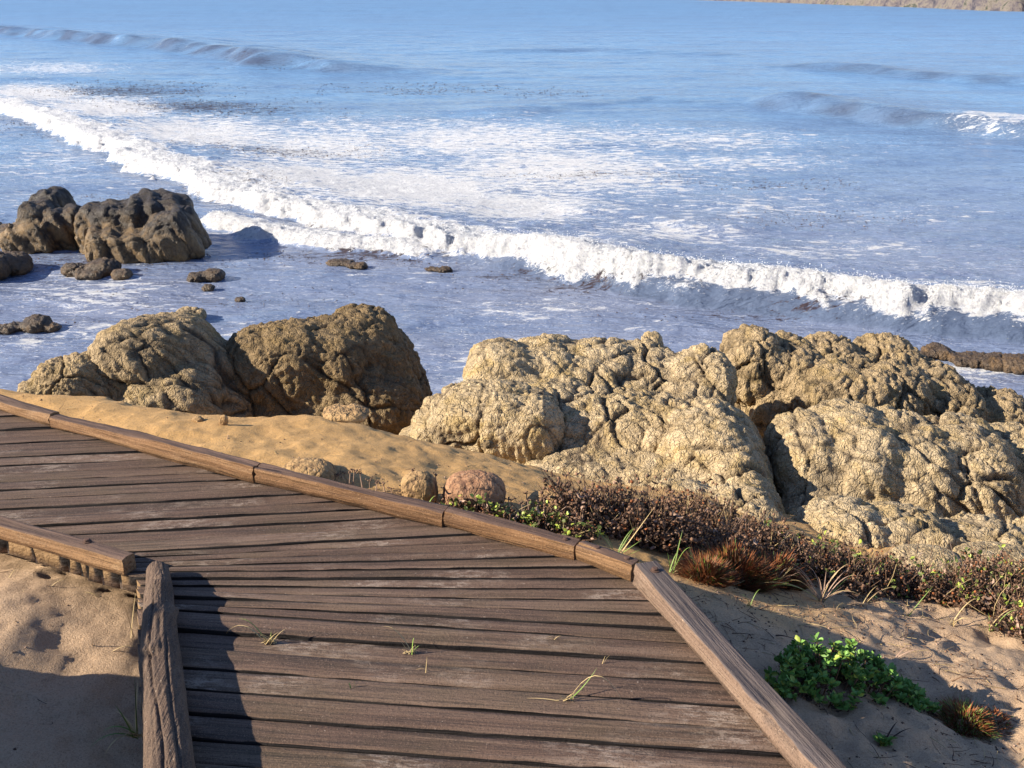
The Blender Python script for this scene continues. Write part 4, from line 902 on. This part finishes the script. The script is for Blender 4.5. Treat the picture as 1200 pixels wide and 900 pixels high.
rich_tuft(460, 596, 8, .025, 'low green weeds by the flat pale stone', 16, (GREEN, STRAW))
rich_tuft(878, 712, 4, .05, 'faint green sprig on the shaded sand beside the beam', 18, (GREEN,), w_=.0014)
rich_tuft(655, 628, 6, .06, 'short pale and green grass standing against the kerb left of the large dry bush', 22, (STRAW, GREEN, PINK))
rich_tuft(830, 655, 8, .12, 'thin pale straws sticking out of the middle of the large dry bush', 40, (STRAW, PINK, BRN), w_=.0013)
rich_tuft(905, 690, 7, .10, 'thin reddish stalks at the right end of the rust red cushion', 34, (PINK, BRN, STRAW), w_=.0013)
rich_tuft(1010, 712, 8, .07, 'low dry stalks lying over the sand between the dead plants', 46, (STRAW, PINK, BRN), w_=.0014)
rich_tuft(1160, 745, 9, .10, 'green and straw blades rising through the leafy bush at the right edge', 40, (GREEN, STRAW, GREEN), w_=.0018)
# loose dry bits scattered over the sand on the right
for i, (a, b, dx, dy, h, mt, lab) in enumerate([(905, 745, 30, -.06, .004, DRK, 'dark twig lying on the shaded sand by the beam'), (935, 735, 36, -.04, .006, STRAW, 'pale straw lying on the lit sand edge'), (1110, 800, 60, .0, .006, BRN, 'long brown twig lying on the lit right sand'), (1050, 770, 40, .02, .012, PINK, 'pale twig on the sand above the green plant'), (900, 790, -20, -.02, .02, PINK, 'pale twig left of the green plant'), (1040, 872, 30, .02, .02, DRK, 'dark twisted twig on the shaded sand at the bottom')]):
    tuft(a, b, [(dx, dy, h, .12, mt), (dx * .6, dy + .03, h, .1, mt)], lab, name='twig', cat='twig', w_=.0022)

# dried flower stalks with flat heads
def stalks(spots, label, h0=.05, h1=.09, mat=PINK, head=True):
    spots = [(a_, b_ - 7) for a_, b_ in spots]; org = G(*spots[0]); root = empty('dried_flower_stalks', org); tag(root, label, 'dried plant')
    for a, b in spots:
        mb = MB(); hb = MB()
        g = G(a, b); h = U(h0, h1); tip = g + np.array([U(-.012, .012), U(-.01, .01), h]); mb.stick(g - np.array([0, 0, .01]), tip, .0021, mat, .0018, U(-.04, .04))
        for _ in range(7): hb.blob(tip + rng.normal(size=3) * np.array([.006, .006, .002]), .005, SEED if U(0, 1) < .5 else BRN, .5)
        o_ = mb.build('stalk', org, root); hb.build('flower_head', org, o_)
stalks([(396, 578), (409, 582), (426, 586), (414, 580), (440, 588), (452, 590), (462, 590), (404, 576), (434, 584)], 'dried flower stalks with flat heads rising along the middle of the long kerb', .035, .075)
stalks([(495, 592), (508, 594), (512, 596), (520, 598), (499, 590), (485, 588)], 'dried flower stalks in front of the rounded pebbly stone', .06, .1)
stalks([(600, 612), (594, 614), (612, 616), (622, 620), (630, 620), (640, 624), (648, 626), (655, 628), (664, 630), (636, 618), (646, 618), (618, 612), (672, 630), (680, 634)], 'upright pale dry stalks in front of the crusty stone', .05, .095)
stalks([(930, 690), (940, 688), (950, 692), (958, 686), (968, 690), (978, 690), (985, 688), (945, 680), (960, 678), (972, 680), (920, 684)], 'reddish dry stalks standing behind the tall straw grass', .08, .15, mat=BRN)

# dry litter strewn over the sand: nobody could count it
mb = MB()
def strew(n, xa, xb, ya, yb, big=1.0, tw=.5):
    for _ in range(n):
        bx, by = U(xa, xb), U(ya, yb)
        if inside(np.array([bx]), np.array([by]), poly_out)[0]: continue
        if noise(np.array([[bx * 3, by * 3, 2.]]), 12)[0] < U(-.5, .35): continue
        z0 = gz(bx, by); a = U(0, 6.283); L = U(.008, .07) * big
        if U(0, 1) < tw: mb.stick((bx, by, z0 + .001), (bx + math.cos(a) * L, by + math.sin(a) * L, z0 + U(.001, .010)), U(.0006, .0014), (DRK, BRN, STRAW, BRN)[int(U(0, 4))], .0006, U(-.15, .15))
        else: mb.blob((bx, by, z0 + .001), U(.0015, .0055), (SEED, DRK, PINK, BRN)[int(U(0, 4))], .6)
poly_out = np.concatenate([poly])
strew(5000, .5, 2.4, 1.9, 3.9); strew(500, -.6, .6, 2.8, 3.6, .7, .3); strew(260, -1.6, -.95, 1.7, 3.0, .8, .6); strew(900, -2.4, 1.4, 3, 4.6, .7, .12)
lt = mb.build('plant_litter', (1.2, 2.8, 0)); tag(lt, 'scattered dry twigs and crumbs lying over the sand', 'litter', kind='stuff')

# drops and froth thrown up along the breaking crest
mb = MB(); ALLM.append(mat_plain('white_froth', (.85, .85, .84), .8, .04)); MI['white_froth'] = len(ALLM) - 1
mp = np.array([W(*p) for p in MAIN]); sl_ = np.r_[0, np.cumsum(np.linalg.norm(np.diff(mp, axis=0), axis=1))]
wv = np.empty(len(water.data.vertices) * 3, np.float32); water.data.vertices.foreach_get('co', wv); wv = wv.reshape(-1, 3)
fa = np.empty(len(wv), np.float32); water.data.attributes['foam'].data.foreach_get('value', fa)
cand = np.nonzero((fa > .95) & (wv[:, 1] < 45) & (wv[:, 1] > 11) & (np.abs(wv[:, 0] / wv[:, 1]) < .62))[0]
for q in rng.choice(cand, 15000):
    v = wv[q]; r_ = U(.002, .010) * (.6 + v[1] / 40)
    mb.blob((v[0] + U(-.06, .06), v[1] + U(-.16, .05), v[2] + U(-.01, .03) + (U(0, .10) if U(0, 1) < .3 else 0)), r_, ALLM[-1], .8)
sp = mb.build('sea_spray', (0, 20, SEA)); tag(sp, 'white drops and froth thrown up along the breaking wave', 'spray', kind='stuff')

mb = MB(); ka = np.empty(len(wv), np.float32); water.data.attributes['kelp'].data.foreach_get('value', ka)
kx = np.abs(wv[:, 0] / wv[:, 1]) < .62
cand = np.nonzero((ka > .12) & (wv[:, 1] < 60) & (fa < .98) & kx)[0]; wt = ka[cand] ** 1.4 * (noise(wv[cand].astype(float) * np.array([.8, 1.4, 0]), 91) > -.35) * np.clip(wv[cand, 1] / 20, .3, 3); wt /= wt.sum()
for q in rng.choice(cand, 4200, p=wt):
    v = wv[q]; r_ = U(.006, .022) * (.4 + v[1] / 28)
    for _ in range(2): mb.blob((v[0] + rng.normal() * .09, v[1] + rng.normal() * .07, v[2] + .004), r_ * U(.5, 1), (DRK, BRN, DRK)[int(U(0, 3))], .35)
sw = mb.build('floating_seaweed', (0, 20, SEA)); tag(sw, 'dark scraps of seaweed floating in the surf', 'seaweed', kind='stuff')

for o_ in sc.objects:                                   # repeats of a kind belong together
    if o_.parent is None and 'label' in o_:
        base_ = o_.name.split('.')[0]; L_ = o_['label']
        g_ = {'sea_rock': 'rocks standing in the shallow sea', 'stone': 'small stones half buried in the sand', 'straw': 'dry straws on the left sand', 'twig': 'loose twigs on the right sand',
              'dried_flower_stalks': 'dried stalks beyond the kerb', 'boulder': 'shore rocks beyond the sand', 'rock_outcrop': 'shore rocks beyond the sand',
              'dry_bush': 'brown scrub beyond the kerb', 'leafy_bush': 'brown scrub beyond the kerb'}.get(base_)
        if base_ == 'grass_tuft': g_ = 'grass growing in the plank gaps' if 'plank' in L_ else 'grass tufts beside the walkway'
        if g_: o_['group'] = g_
